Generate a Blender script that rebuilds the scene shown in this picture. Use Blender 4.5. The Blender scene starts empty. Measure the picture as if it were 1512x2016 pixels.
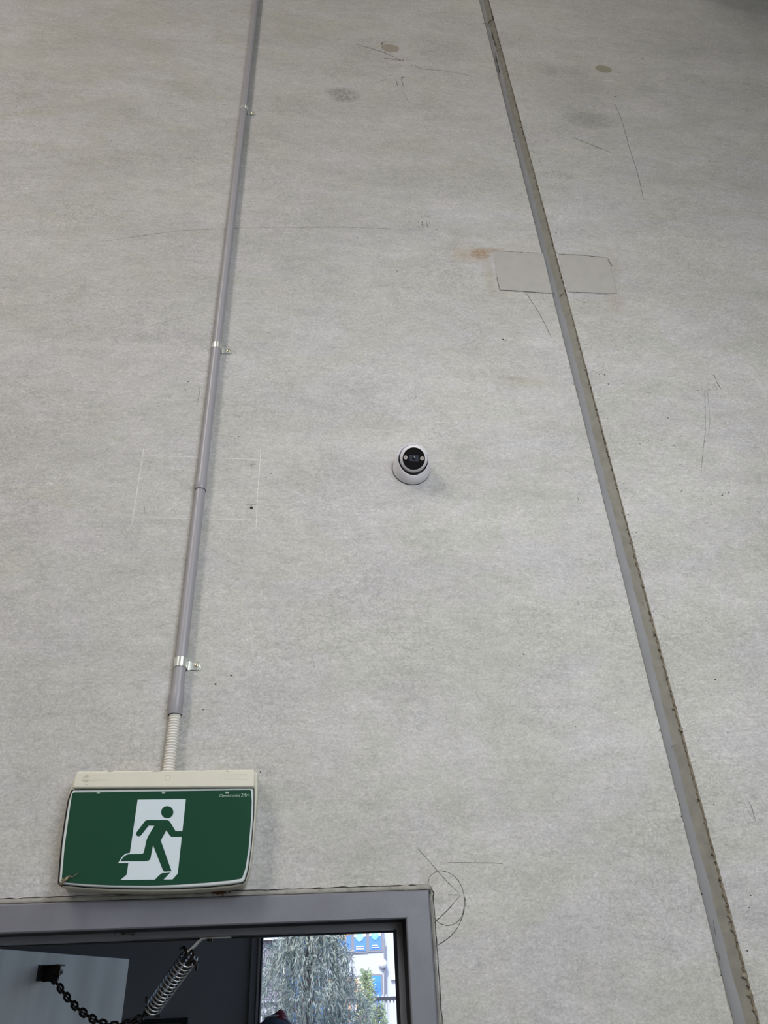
import bpy, bmesh, math, random
from mathutils import Vector, Matrix
random.seed(7)
S = bpy.context.scene
C = S.collection
# ------------------------------------------------------------------ camera
R_ = Vector((-0.04236692, -0.83084147, 0.55489413))   # world Z seen in camera axes (right, down, forward)
AX = Vector((0.99422742, 0.01973673, 0.10546235))      # world X in camera axes
AY = Vector((-0.09857429, 0.55615907, 0.82520919))     # world Y in camera axes
F = 1480.0
D = 1.6                                                # camera to wall
CZ = 1.914                                             # camera height
cam = bpy.data.objects.new('camera', bpy.data.cameras.new('camera')); C.objects.link(cam)
m = Matrix(((AX[0], -AX[1], -AX[2], 0), (AY[0], -AY[1], -AY[2], -D), (R_[0], -R_[1], -R_[2], CZ), (0, 0, 0, 1)))
cam.matrix_world = m
cam.data.sensor_fit = 'VERTICAL'; cam.data.sensor_height = 24; cam.data.lens = F / 2016 * 24
cam.data.clip_end = 300
S.camera = cam

def W(px, py, Y=0.0):
    """where the sight line of photo pixel (px,py) meets the vertical plane Y"""
    d = Vector(((px - 756) / F, (py - 1008) / F, 1))
    w = Vector((d.dot(AX), d.dot(AY), d.dot(R_)))
    t = (D + Y) / w[1]
    return Vector((w[0] * t, Y, w[2] * t + CZ))

# ------------------------------------------------------------------ world, sun, lights, exposure
vs = S.view_settings
vs.view_transform = 'Standard'; vs.look = 'None'; vs.exposure = 0.0; vs.gamma = 1; vs.use_curve_mapping = False
wd = bpy.data.worlds.new('sky'); S.world = wd; wd.use_nodes = True
nt = wd.node_tree; nt.nodes.clear()
sk = nt.nodes.new('ShaderNodeTexSky'); sk.sky_type = 'NISHITA'; sk.sun_disc = False
sk.sun_elevation = math.radians(48); sk.sun_rotation = math.radians(200); sk.dust_density = 2.0
bg = nt.nodes.new('ShaderNodeBackground'); bg.inputs[1].default_value = 0.32
wo = nt.nodes.new('ShaderNodeOutputWorld')
nt.links.new(sk.outputs[0], bg.inputs[0]); nt.links.new(bg.outputs[0], wo.inputs[0])
def lamp(name, kind, energy, color, loc, aim=None, size=1, size_y=None, angle=0.02):
    l = bpy.data.lights.new(name, kind); l.energy = energy; l.color = color
    if kind == 'AREA':
        l.size = size
        if size_y: l.shape = 'RECTANGLE'; l.size_y = size_y
    if kind == 'SUN': l.angle = angle
    o = bpy.data.objects.new(name, l); C.objects.link(o); o.location = loc
    if aim is not None:
        o.rotation_euler = (Vector(aim) - Vector(loc)).to_track_quat('-Z', 'Y').to_euler()
    return o
lamp('sun', 'SUN', 3.6, (1, .96, .9), (-10, -20, 30), (0, 10, 0))
# daylight through the open roller door behind the photographer, the hall's roof lights, and an added key lamp
lamp('roller_door_daylight', 'AREA', 72, (.60, .81, 1.0), (3.6, -8.6, 1.9), (1.2, 0, 2.2), 4.2, 3.4)
lamp('added_key_lamp', 'AREA', 24, (.92, .955, 1.0), (.70, -1.9, 3.1), (.45, 0, 2.75), .9)  # added lamp, unseen, makes the bright area on the wall
lamp('skylight_near', 'AREA', 26, (1.0, .93, .84), (1.2, -3.2, 7.2), (1.2, -2.2, 0), 1.2, 5)
lamp('skylight_left', 'AREA', 310, (1.0, .925, .85), (-4.0, -4.6, 7.2), (-3.2, -3.6, 0), 1.2, 5)

# ------------------------------------------------------------------ helpers
ORI = {}
def tag(o, label=None, cat=None, group=None, kind=None):
    if label: o['label'] = label
    if cat: o['category'] = cat
    if group: o['group'] = group
    if kind: o['kind'] = kind
    return o
def thing(name, loc, label=None, cat=None, group=None, kind=None):
    o = bpy.data.objects.new(name, None); C.objects.link(o); o.location = loc
    o.empty_display_size = .05
    ORI[o.name] = Vector(loc)
    return tag(o, label, cat, group, kind)
def obj(name, bm, mat, parent=None, smooth=False, bevel=0, kind=None, label=None, seg=2, auto=None):
    """bm is in world coordinates"""
    if parent is not None:
        off = ORI[parent.name]
        bmesh.ops.translate(bm, verts=bm.verts, vec=-off)
    else: off = Vector((0, 0, 0))
    bmesh.ops.recalc_face_normals(bm, faces=bm.faces) if smooth != 'keep' else None
    me = bpy.data.meshes.new(name); bm.to_mesh(me); bm.free()
    mats = mat if isinstance(mat, (list, tuple)) else [mat]
    for q in mats: me.materials.append(q)
    if smooth:
        for p in me.polygons: p.use_smooth = True
        if smooth == 'auto': me.set_sharp_from_angle(angle=math.radians(38))
    o = bpy.data.objects.new(name, me); C.objects.link(o)
    if parent is not None: o.parent = parent
    ORI[o.name] = off.copy()
    if bevel:
        b = o.modifiers.new('bevel', 'BEVEL'); b.width = bevel; b.segments = seg; b.limit_method = 'ANGLE'
        b.angle_limit = math.radians(40)
    return tag(o, label=label, kind=kind)
def box(bm, x0, x1, y0, y1, z0, z1):
    v = [bm.verts.new(p) for p in ((x0,y0,z0),(x1,y0,z0),(x1,y1,z0),(x0,y1,z0),(x0,y0,z1),(x1,y0,z1),(x1,y1,z1),(x0,y1,z1))]
    for f in ((0,3,2,1),(4,5,6,7),(0,1,5,4),(1,2,6,5),(2,3,7,6),(3,0,4,7)): bm.faces.new([v[i] for i in f])
def boxbm(*a):
    bm = bmesh.new(); box(bm, *a); return bm
def prism(bm, pts, y0, y1):
    """pts: list of (x,z); y0 nearer the camera"""
    a = [bm.verts.new((p[0], y0, p[1])) for p in pts]; b = [bm.verts.new((p[0], y1, p[1])) for p in pts]
    fa = bm.faces.new(a); fb = bm.faces.new(b[::-1]); n = len(pts)
    for i in range(n): bm.faces.new((a[i], b[i], b[(i+1) % n], a[(i+1) % n]))
    return a
def fillet(pts, r, n=5, only=None):
    out = []; N = len(pts)
    for i, p in enumerate(pts):
        if only is not None and i not in only: out.append(p); continue
        p = Vector(p); a = Vector(pts[i-1]) - p; b = Vector(pts[(i+1) % N]) - p
        rr = r[i] if isinstance(r, dict) else r
        k = min(rr, a.length * .45, b.length * .45)
        A = p + a.normalized() * k; B = p + b.normalized() * k
        for j in range(n + 1):
            t = j / n; out.append(tuple(A * (1-t)**2 + p * 2*t*(1-t) + B * t*t))
    return out
def frame_of(t):
    t = t.normalized(); h = Vector((0, 0, 1)) if abs(t.z) < .9 else Vector((1, 0, 0))
    u = t.cross(h).normalized(); return u, t.cross(u).normalized()
def tube(bm, pts, r, n=10, caps=True, closed=False):
    pts = [Vector(p) for p in pts]; N = len(pts); rings = []; pu = None
    for i, p in enumerate(pts):
        if closed: t = pts[(i+1) % N] - pts[i-1]
        else: t = pts[min(i+1, N-1)] - pts[max(i-1, 0)]
        if t.length < 1e-9: t = Vector((0, 0, 1))
        t.normalize()
        if pu is None: u, v = frame_of(t)
        else:
            u = (pu - t * pu.dot(t)).normalized(); v = t.cross(u)
        pu = u
        rr = r[i] if isinstance(r, (list, tuple)) else r
        rings.append([bm.verts.new(p + (u * math.cos(a) + v * math.sin(a)) * rr) for a in [2*math.pi*k/n for k in range(n)]])
    for i in range(N - (0 if closed else 1)):
        A = rings[i]; B = rings[(i+1) % N]
        for k in range(n): bm.faces.new((A[k], A[(k+1) % n], B[(k+1) % n], B[k]))
    if caps and not closed:
        bm.faces.new(rings[0][::-1]); bm.faces.new(rings[-1])
def lathe(bm, prof, o, axis, n=40, cap0=False, cap1=False):
    """prof: (radius, distance along axis)"""
    axis = Vector(axis).normalized(); u, v = frame_of(axis); rings = []
    for r, h in prof:
        rings.append([bm.verts.new(Vector(o) + axis * h + (u * math.cos(a) + v * math.sin(a)) * r) for a in [2*math.pi*k/n for k in range(n)]])
    for A, B in zip(rings, rings[1:]):
        for k in range(n): bm.faces.new((A[k], A[(k+1) % n], B[(k+1) % n], B[k]))
    if cap0: bm.faces.new(rings[0][::-1])
    if cap1: bm.faces.new(rings[-1])
def N(): return bmesh.new()

# ------------------------------------------------------------------ materials
def srgb(c):
    return tuple((x / 12.92 if x <= .04045 else ((x + .055) / 1.055) ** 2.4) for x in [v / 255 for v in c])
def mat(name, col, rough=.6, metal=0, var=0, vscale=20, bump=0, bscale=200, col2=None, emit=None, alpha=None, coat=0, trans=0, spec=None, vstretch=(1, 1, 1), lin=False, amin=.35):
    M = bpy.data.materials.new(name); M.use_nodes = True; t = M.node_tree; b = t.nodes['Principled BSDF']
    c = (col if lin else srgb(col)); c = (*c, 1)
    b.inputs['Base Color'].default_value = c; b.inputs['Roughness'].default_value = rough; b.inputs['Metallic'].default_value = metal
    b.inputs['Coat Weight'].default_value = coat
    if spec is not None: b.inputs['Specular IOR Level'].default_value = spec
    tc = t.nodes.new('ShaderNodeTexCoord')
    if var or col2:
        mp = t.nodes.new('ShaderNodeMapping'); mp.inputs['Scale'].default_value = vstretch
        n = t.nodes.new('ShaderNodeTexNoise'); n.inputs['Scale'].default_value = vscale; n.inputs['Detail'].default_value = 6
        t.links.new(tc.outputs['Object'], mp.inputs[0]); t.links.new(mp.outputs[0], n.inputs['Vector'])
        mx = t.nodes.new('ShaderNodeMixRGB')
        c2 = (*(srgb(col2) if col2 else [max(0, x * (1 - var)) for x in c[:3]]), 1)
        mx.inputs[1].default_value = c; mx.inputs[2].default_value = c2
        rp = t.nodes.new('ShaderNodeMapRange'); rp.inputs[1].default_value = .35; rp.inputs[2].default_value = .7
        t.links.new(n.outputs[0], rp.inputs[0]); t.links.new(rp.outputs[0], mx.inputs[0]); t.links.new(mx.outputs[0], b.inputs['Base Color'])
    if bump:
        n = t.nodes.new('ShaderNodeTexNoise'); n.inputs['Scale'].default_value = bscale; n.inputs['Detail'].default_value = 4
        bu = t.nodes.new('ShaderNodeBump'); bu.inputs['Strength'].default_value = bump; bu.inputs['Distance'].default_value = .002
        t.links.new(tc.outputs['Object'], n.inputs['Vector']); t.links.new(n.outputs[0], bu.inputs['Height']); t.links.new(bu.outputs[0], b.inputs['Normal'])
    if alpha is not None:
        n = t.nodes.new('ShaderNodeTexNoise'); n.inputs['Scale'].default_value = 260; n.inputs['Detail'].default_value = 3
        rp = t.nodes.new('ShaderNodeMapRange'); rp.inputs[1].default_value = .38; rp.inputs[2].default_value = .62
        rp.inputs[3].default_value = alpha * amin; rp.inputs[4].default_value = alpha
        t.links.new(tc.outputs['Object'], n.inputs['Vector']); t.links.new(n.outputs[0], rp.inputs[0]); t.links.new(rp.outputs[0], b.inputs['Alpha'])
    return M

def concrete(name, brushed=False, blobs=()):
    M = bpy.data.materials.new(name); M.use_nodes = True; t = M.node_tree; b = t.nodes['Principled BSDF']; L = t.links.new
    def nd(k, **kw):
        n = t.nodes.new('ShaderNode' + k)
        for a, v in kw.items(): setattr(n, a, v)
        return n
    tc = nd('TexCoord')
    def noise(scale, stretch=(1, 1, 1), detail=5, rough=.55, dist=0, rot=0):
        mp = nd('Mapping'); mp.inputs['Scale'].default_value = stretch; mp.inputs['Rotation'].default_value = (0, rot, 0)
        n = nd('TexNoise'); n.inputs['Scale'].default_value = scale; n.inputs['Detail'].default_value = detail
        n.inputs['Roughness'].default_value = rough; n.inputs['Distortion'].default_value = dist
        L(tc.outputs['Object'], mp.inputs[0]); L(mp.outputs[0], n.inputs['Vector']); return n.outputs[0]
    def rng(x, a, b_, c=0, d=1, smooth=False):
        r = nd('MapRange'); r.inputs[1].default_value = a; r.inputs[2].default_value = b_; r.inputs[3].default_value = c; r.inputs[4].default_value = d
        if smooth: r.interpolation_type = 'SMOOTHSTEP'
        L(x, r.inputs[0]); return r.outputs[0]
    def mul(col, f):                       # multiply a colour by a grey factor
        n = nd('MixRGB', blend_type='MULTIPLY'); n.inputs[0].default_value = 1; L(col, n.inputs[1]); L(f, n.inputs[2]); return n.outputs[0]
    def math2(op, a, c):
        n = nd('Math', operation=op)
        for i, x in enumerate((a, c)):
            if isinstance(x, (int, float)): n.inputs[i].default_value = x
            else: L(x, n.inputs[i])
        return n.outputs[0]
    base = nd('MixRGB'); base.inputs[1].default_value = (*srgb((189, 187, 187)), 1); base.inputs[2].default_value = (*srgb((185, 184, 178)), 1)
    L(rng(noise(3.4, (1, 1, 1.4), 6, .68, .6), .40, .60, smooth=True), base.inputs[0]); col = base.outputs[0]
    # broad trowel bands and clouds
    col = mul(col, rng(noise(2.6, (.6, 1, 2.0), 6, .62, .4), .3, .7, .90, 1.07))
    col = mul(col, rng(noise(14, (.8, 1, 1.6), 6, .65, .5), .3, .7, .92, 1.07))
    if brushed:
        col = mul(col, rng(noise(70, (.5, 1, 3.0), 5, .7, 2.0, .35), .3, .7, .84, 1.15))
    else:
        col = mul(col, rng(noise(40, (.45, 1, 2.6), 4, .6, .6), .3, .7, .955, 1.04))
    col = mul(col, rng(noise(75, (.8, 1, 1.5), 6, .72, 1.4), .3, .7, .81, 1.18))
    col = mul(col, rng(noise(210, (.9, 1, 1.1), 4, .75, .8), .3, .7, .82, 1.17))
    col = mul(col, rng(noise(130, (.7, 1, 1.2), 3, .8, 1.8), .58, .74, 1, .80))
    col = mul(col, rng(noise(26, (.10, 1, 5.5), 3, .6, .2), .60, .72, 1, 1.06))
    col = mul(col, rng(noise(30, (.22, 1, 3.5), 4, .7, .8, .05), .62, .76, 1, .88))
    # thin crazing in clouds
    v = nd('TexVoronoi', feature='DISTANCE_TO_EDGE'); v.inputs['Scale'].default_value = 48
    dn = nd('TexNoise'); dn.inputs['Scale'].default_value = 22; dn.inputs['Detail'].default_value = 4
    ad = nd('MixRGB', blend_type='ADD'); ad.inputs[0].default_value = .09
    L(tc.outputs['Object'], dn.inputs['Vector']); L(tc.outputs['Object'], ad.inputs[1]); L(dn.outputs[1], ad.inputs[2]); L(ad.outputs[0], v.inputs['Vector'])
    line = rng(v.outputs['Distance'], 0, .10, 1, 0)
    msk = rng(noise(3.2, (1, 1, 1), 4, .6), .44, .62, 0, .16, True)
    col = mul(col, math2('SUBTRACT', 1.0, math2('MULTIPLY', line, msk)))
    # pits
    pv = nd('TexVoronoi'); pv.inputs['Scale'].default_value = 17; L(tc.outputs['Object'], pv.inputs['Vector'])
    pit = rng(pv.outputs['Distance'], .022, .05, 1, 0)
    pm = rng(noise(2.2, (1, 1, 1), 2), .55, .62, 0, .75)
    col = mul(col, math2('SUBTRACT', 1.0, math2('MULTIPLY', pit, pm)))
    # stains and painted corner shade, each with its own place
    sx = nd('SeparateXYZ'); L(tc.outputs['Object'], sx.inputs[0])
    rag = noise(24, (1, 1, 1.5), 5, .7); rag2 = rng(rag, .3, .7, .25, 1.0); grain = rng(noise(130, (.8, 1, 1.2), 4, .75, .8), .42, .62, .1, 1.3)
    for (px, py, rx, rz, c, s, rough_) in blobs:
        p = W(px, py); a = W(px + rx, py); q = W(px, py + rz)
        ex = abs(a.x - p.x); ez = abs(q.z - p.z)
        dx = math2('DIVIDE', math2('SUBTRACT', sx.outputs[0], p.x), ex); dz = math2('DIVIDE', math2('SUBTRACT', sx.outputs[2], p.z), ez)
        dd = math2('ADD', math2('MULTIPLY', dx, dx), math2('MULTIPLY', dz, dz))
        if rough_: dd = math2('ADD', dd, math2('MULTIPLY', math2('SUBTRACT', rag, .5), rough_))
        f = rng(dd, 0, 1.4, s, 0, True)
        if rough_: f = math2('MULTIPLY', f, grain if rough_ >= 1.8 else rag2)
        mx = nd('MixRGB'); L(f, mx.inputs[0]); L(col, mx.inputs[1]); mx.inputs[2].default_value = (*srgb(c), 1); col = mx.outputs[0]
    L(col, b.inputs['Base Color']); b.inputs['Roughness'].default_value = .62; b.inputs['Specular IOR Level'].default_value = .35
    bu = nd('Bump'); bu.inputs['Strength'].default_value = .22; bu.inputs['Distance'].default_value = .0015
    h = math2('ADD', noise(150, (1, 1, 1.4), 5, .65, .6), math2('MULTIPLY', noise(12, (1, 1, 1), 3), 1.6))
    L(h, bu.inputs['Height']); L(bu.outputs[0], b.inputs['Normal'])
    return M
RUST = (146, 106, 54); DK = (104, 104, 99); BR = (158, 143, 116)
BL = [(925,502,42,18,(170,146,112),.5,1.2),(945,500,22,11,RUST,.75,2.0),(968,493,30,7,RUST,.6,1.2),(962,540,12,45,BR,.4,1.4),(1035,488,55,9,BR,.3,1.4),(985,580,28,10,BR,.25,1.4),
 (675,186,34,15,(84,84,80),.6,2),(872,98,66,28,DK,.3,2),(772,112,22,22,BR,.10,1),(1030,752,60,12,BR,.3,1.6),(860,290,90,34,DK,.10,1.5),(740,345,190,26,DK,.12,1.5),
 (880,330,70,24,BR,.10,1.5),(560,450,220,40,DK,.08,1.5),(680,545,160,26,DK,.08,1.5),(300,60,160,50,(150,148,128),.14,1),(120,120,150,60,(150,148,128),.12,1),
 (740,1690,90,110,DK,.07,1.5),(1090,990,70,80,DK,.08,1.5),(930,1560,240,60,DK,.06,1.5),(820,960,60,22,DK,.12,1.2),(1010,745,30,6,DK,.3,1.6),(380,1100,200,60,DK,.07,1.5),
 (845,1735,22,40,(140,130,100),.18,1),(420,1790,300,12,(120,108,84),.10,1),(240,1766,60,18,(150,128,96),.25,1.3)]
BRT = [(1212,590,20,28,BR,.4,1.5),(1207,520,14,30,BR,.35,1.5),(1160,236,56,16,DK,.5,1.8),(1100,142,60,10,DK,.3,1.8),(1100,345,50,8,DK,.35,1.8),(1140,190,90,46,DK,.14,1.5),
 (1250,330,120,30,DK,.12,1.5),(1200,610,60,30,BR,.15,1.6),(1130,850,30,60,BR,.1,1.5),(1420,50,150,80,(140,134,122),.12,1)]  # last patch is the upper right corner's shade, painted in
M_wall = concrete('precast_concrete', False, BL)
M_wall2 = concrete('precast_concrete_brushed', True, BRT)
M_post = mat('grey_aluminium', (150, 148, 146), .4, metal=.6)
M_room = mat('painted_blockwork', (168, 166, 160), .85, var=.1, vscale=3)
M_floor = mat('concrete_floor', (138, 137, 134), .45, var=.2, vscale=2)
M_ceil = mat('roof_sheeting', (180, 176, 166), .6)
M_patch = mat('repair_mortar', (176, 173, 168), .75, var=.08, vscale=26, bump=.15, bscale=160)
M_seal = mat('joint_sealant', (147, 147, 149), .42, var=.10, vscale=14, bump=.2, bscale=60)
M_seal2 = mat('joint_sealant_shaded', (131, 128, 118), .8, var=.22, vscale=40, bump=.4, bscale=240)  # right slope's shade put into the sealant colour
M_crack = mat('dark_crack', (52, 45, 38), .95)
M_chip = mat('chipped_concrete_edge', (146, 138, 122), .95, col2=(78, 68, 56), vscale=120, bump=.6, bscale=300)
M_pencil = mat('graphite', (52, 52, 54), .7, alpha=1.0)
M_pencil2 = mat('graphite_faint', (70, 70, 70), .7, alpha=.6)
M_chalk = mat('chalk', (238, 238, 234), .95, alpha=.85, amin=.75)
M_rustm = mat('rust_streak', (120, 72, 36), .9, alpha=.95)
M_pvc = mat('grey_pvc', (158, 156, 162), .38, var=.06, vscale=9)
M_flex = mat('pale_corrugated_pvc', (226, 222, 216), .4)
M_zinc = mat('zinc_plated_steel', (232, 236, 230), .28, metal=.65, var=.2, vscale=60)
M_cream = mat('cream_plastic', (216, 213, 198), .45, var=.03, vscale=30)
M_bezel = mat('pale_grey_plastic', (205, 212, 212), .35)
M_green = mat('green_sign_film', (14, 66, 48), .22, coat=.3)
M_white = mat('white_sign_film', (208, 220, 228), .3)
M_print = mat('pale_green_print', (150, 176, 164), .5)
M_black = mat('black_parts_and_shade', (14, 14, 15), .7)
M_frame = mat('steel_frame_paint', (119, 120, 129), .36, var=.14, vscale=16, bump=.12, bscale=500)
M_leaf = mat('door_leaf_paint', (168, 163, 157), .5, col2=(140, 135, 128), vscale=3, vstretch=(4, 4, .6))
M_porch = mat('dark_grey_cladding', (138, 134, 132), .6, var=.05, vscale=4)
M_post = mat('grey_aluminium', (150, 148, 146), .4, metal=.6)
M_chain = mat('oily_steel', (62, 54, 48), .38, metal=.9, var=.5, vscale=90)
M_spring = mat('bright_spring_steel', (205, 203, 200), .22, metal=1)
M_camw = mat('white_camera_housing', (226, 224, 230), .35)
M_camb = mat('black_glossy_acrylic', (6, 7, 12), .08, coat=.5)
M_lens = mat('dark_lens_window', (58, 62, 74), .15)
M_led = mat('infrared_led', (190, 184, 180), .3)

# ------------------------------------------------------------------ structure
JX0, JX1 = .803, .853
OX0, OX1 = -.845, .206          # clear sides of the frame's room face
OZ = CZ + .148                  # underside of the head's room face
FO = .047                       # face width of the frame
wall = thing('wall_front', (0, 0, 0), kind='structure')
def slab_with_hole(x0, x1, z0, z1, hx0, hx1, hz1, y0, y1):
    bm = N(); X = (x0, hx0, hx1, x1); Z = (z0, hz1, z1)
    for y, flip in ((y0, 1), (y1, 0)):
        g = [[bm.verts.new((x, y, z)) for x in X] for z in Z]
        for j in range(2):
            for i in range(3):
                if j == 0 and i == 1: continue
                q = [g[j][i], g[j][i+1], g[j+1][i+1], g[j+1][i]]; bm.faces.new(q if flip else q[::-1])
        if flip: F_ = g
        else: B_ = g
    loop = [(0,0),(0,1),(1,1),(1,2),(0,2),(0,3),(1,3),(2,3),(2,2),(2,1),(2,0),(1,0)]
    for k in range(12):
        a, b = loop[k], loop[(k+1) % 12]
        bm.faces.new((F_[a[0]][a[1]], B_[a[0]][a[1]], B_[b[0]][b[1]], F_[b[0]][b[1]]))
    return bm
obj('concrete_panel', slab_with_hole(-6, JX0, 0, 7.6, OX0 - .03, OX1 + .03, OZ + .03, 0, .15), M_wall, wall)
obj('concrete_panel', boxbm(JX1, 6, 0, .15, 0, 7.6), M_wall2, wall)
for nm, b_, mt in (('floor', (-6, 6, -9, 0.0, -.1, 0), M_floor), ('ceiling', (-6.2, 6.2, -9.2, .15, 7.6, 7.75), M_ceil),
                   ('wall_left', (-6.15, -6, -9.2, .15, 0, 7.6), M_room), ('wall_right', (6, 6.15, -9.2, .15, 0, 7.6), M_room)):
    tag(obj(nm, boxbm(*b_), mt), kind='structure')
bm = N(); box(bm, -6, 1.4, -9.15, -9, 0, 7.6); box(bm, 5.8, 6, -9.15, -9, 0, 7.6); box(bm, 1.4, 5.8, -9.15, -9, 3.8, 7.6)
tag(obj('wall_back', bm, M_room), kind='structure')

# unseen beam added above the frame on the right to darken the wall
rf = thing('added_shade_beam', (2.9, -.6, 6.2), 'unseen grey steel beam added to darken the right wall panel', 'light blocker')
bm = N()
for z0_, z1_, hw_ in ((6.15, 6.17, .09), (6.17, 6.48, .006), (6.48, 6.50, .09)): box(bm, 2.9 - hw_, 2.9 + hw_, -8.9, -.02, z0_, z1_)
obj('beam', bm, M_ceil, rf)
obj('end_plate', boxbm(2.75, 3.05, -.02, 0, 6.0, 6.6), M_ceil, rf)

dc = thing('added_shade_box', (3.2, -.9, 6.5), 'large unseen grey box added to shade the upper right wall', 'duct')  # unseen box added to keep light off the upper right corner
obj('shade_box_body', boxbm(2.02, 4.4, -1.4, -.08, 6.46, 7.2), M_post, dc, bevel=.01)
obj('shade_box_rim', boxbm(1.97, 2.02, -1.45, -.03, 6.42, 7.25), M_post, dc)

# sealed joint between the two panels: concave bead, light and shade put into the two slope colours
def jit(z, s, a):
    return a * (math.sin(z * 7.1 + s) * .5 + math.sin(z * 23.7 + s * 2.3) * .3 + math.sin(z * 61 + s * 5) * .2)
bm = N(); bm2 = N(); pr = pr2 = None
z = 0.0
while z < 7.6:
    xm = (JX0 + JX1) / 2 + .0015 + jit(z, 1, .003); dep = .0105 + jit(z, 4, .0015)
    ra = [(JX0 - .001 + jit(z, 2, .0015), .0012), (JX0 + .006, .0058), (xm - .009, .0082), (xm, dep)]
    rb = [(xm, dep), (xm + .004, dep - .0005), (JX1 - .006, .0045), (JX1 - .002 + jit(z, 7, .002), .003 + jit(z, 9, .001))]
    va = [bm.verts.new((x, y, z)) for x, y in ra]; vb = [bm2.verts.new((x, y, z)) for x, y in rb]
    if pr:
        for i in range(3): bm.faces.new((pr[i], pr[i+1], va[i+1], va[i])); bm2.faces.new((pr2[i], pr2[i+1], vb[i+1], vb[i]))
    pr, pr2 = va, vb; z += .02
obj('joint_sealant', bm, M_seal, wall, smooth=True, label='smooth grey left side of the sealed joint')
obj('joint_sealant', bm2, M_seal2, wall, smooth=True, label='rough darker right side of the sealed joint, shade put into its colour')
obj('joint_backing', boxbm(JX0 - .01, JX1 + .01, .016, .15, 0, 7.6), M_black, wall)
# chipped arris on the right lip
bm = N(); pr = None; z = 0; rnd = random.Random(3)
while z < 6.6:
    w = .0006 + abs(rnd.gauss(0, .0011)) + (.0022 if rnd.random() > .95 else 0)
    w += .0008 if z < CZ + 1.0 else 0
    v = [bm.verts.new((JX1 - w * 1.0, -.0002, z)), bm.verts.new((JX1 - .0005 + rnd.random() * .0012 + w * .3, -.0006, z)), bm.verts.new((JX1 - w * 1.6, .0035, z))]
    if pr: bm.faces.new((pr[0], pr[1], v[1], v[0])); bm.faces.new((pr[2], pr[0], v[0], v[2]))
    pr = v; z += .006
obj('chipped_edge', bm, M_chip, wall)
bm = N(); pr = None; z = 0
while z < 6.6:
    w = .0004 + max(0, rnd.gauss(.0006, .0006))
    v = [bm.verts.new((JX0 - w + .0005, -.0004, z)), bm.verts.new((JX0 + .0012, .0008, z))]
    if pr: bm.faces.new((pr[0], pr[1], v[1], v[0]))
    pr = v; z += .006
obj('chipped_edge', bm, M_chip, wall)

# marks on the wall -------------------------------------------------
def stroke_bm(bm, pts, w, Y=-.00025, jitter=0):
    P = [W(x, y, Y) for x, y in pts]; out = []
    for i in range(len(P) - 1):                      # resample
        k = max(1, int((P[i+1] - P[i]).length / .012))
        for j in range(k): out.append(P[i].lerp(P[i+1], j / k))
    out.append(P[-1]); n = len(out); prev = None
    mpp = (W(pts[0][0] + 1, pts[0][1], Y) - W(pts[0][0], pts[0][1], Y)).length
    for i, p in enumerate(out):
        t = (out[min(i+1, n-1)] - out[max(i-1, 0)]); t.y = 0; t.normalize()
        s = Vector((-t.z, 0, t.x)); hw = w * mpp / 2 * (0.35 + .65 * min(1, min(i, n-1-i) / 2.0 + .2)) * (1 + rnd.uniform(-jitter, jitter))
        v = [bm.verts.new(p + s * hw), bm.verts.new(p - s * hw)]
        if prev: bm.faces.new((prev[0], prev[1], v[1], v[0]))
        prev = v
def crop(ox, oy, s, pts): return [(ox + a / s, oy + b / s) for a, b in pts]
def smoothp(pts, n=4):
    P = [Vector(p) for p in pts]; o = []
    for i in range(len(P) - 1):
        a = P[max(i-1, 0)]; b = P[i]; c = P[i+1]; d = P[min(i+2, len(P)-1)]
        for j in range(n):
            t = j / n; o.append(tuple(.5 * ((2*b) + (c-a)*t + (2*a-5*b+4*c-d)*t*t + (3*b-a-3*c+d)*t**3)))
    o.append(tuple(P[-1])); return o
def marks(name, lst, mt, par=wall, Y=-.00025, jitter=.3):
    bm = N()
    for pts, w in lst: stroke_bm(bm, pts, w, Y, jitter)
    return obj(name, bm, mt, par)
c6 = lambda p: crop(780, 1640, 6.873, p)
circ = smoothp(c6([(447,618),(424,700),(412,830),(425,960),(460,1070),(520,1160),(590,1222),(680,1250),(760,1240),(830,1200),(885,1130),(912,1040),(924,930),(914,830),(885,720),(830,630),(760,565),(690,528),(610,512),(540,522),(480,565),(440,600)]))
marks('pencil_mark', [(circ, 1.2)], M_pencil)
marks('pencil_mark', [(smoothp(c6([(924,860),(938,930),(922,1040),(890,1150),(830,1280),(760,1370),(680,1440),(590,1500),(510,1540)])), 1.3)], M_pencil)
marks('pencil_mark', [(c6([(270,200),(370,290),(560,515),(700,670),(855,815)]), 1.1), (c6([(700,836),(870,838)]), 1.5), (c6([(870,840),(700,1040),(540,1190),(400,1330)]), 1.5)], M_pencil)
c1 = lambda p: crop(640, 40, 4.725, p)
marks('scratch', [(smoothp(c1([(300,225),(530,292),(600,322),(700,370)])), 1.3), (smoothp(c1([(775,425),(795,432),(825,412),(900,450),(1150,475),(1360,520)])), 1.1)], M_pencil)
marks('rust_streak', [(c1([(545,352),(620,362),(700,372),(725,375),(728,358)]), 2.2)], M_rustm, jitter=.6)
marks('scratch', [(c1([(655,540),(678,620)]), 1.6), (c1([(705,530),(730,620)]), 1.6), (c1([(720,660),(785,780)]), .9), (c1([(490,575),(600,540)]), .8), (c1([(600,440),(720,425)]), 1)], M_pencil2)
c4 = lambda p: crop(780, 400, 8.4, p)
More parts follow.
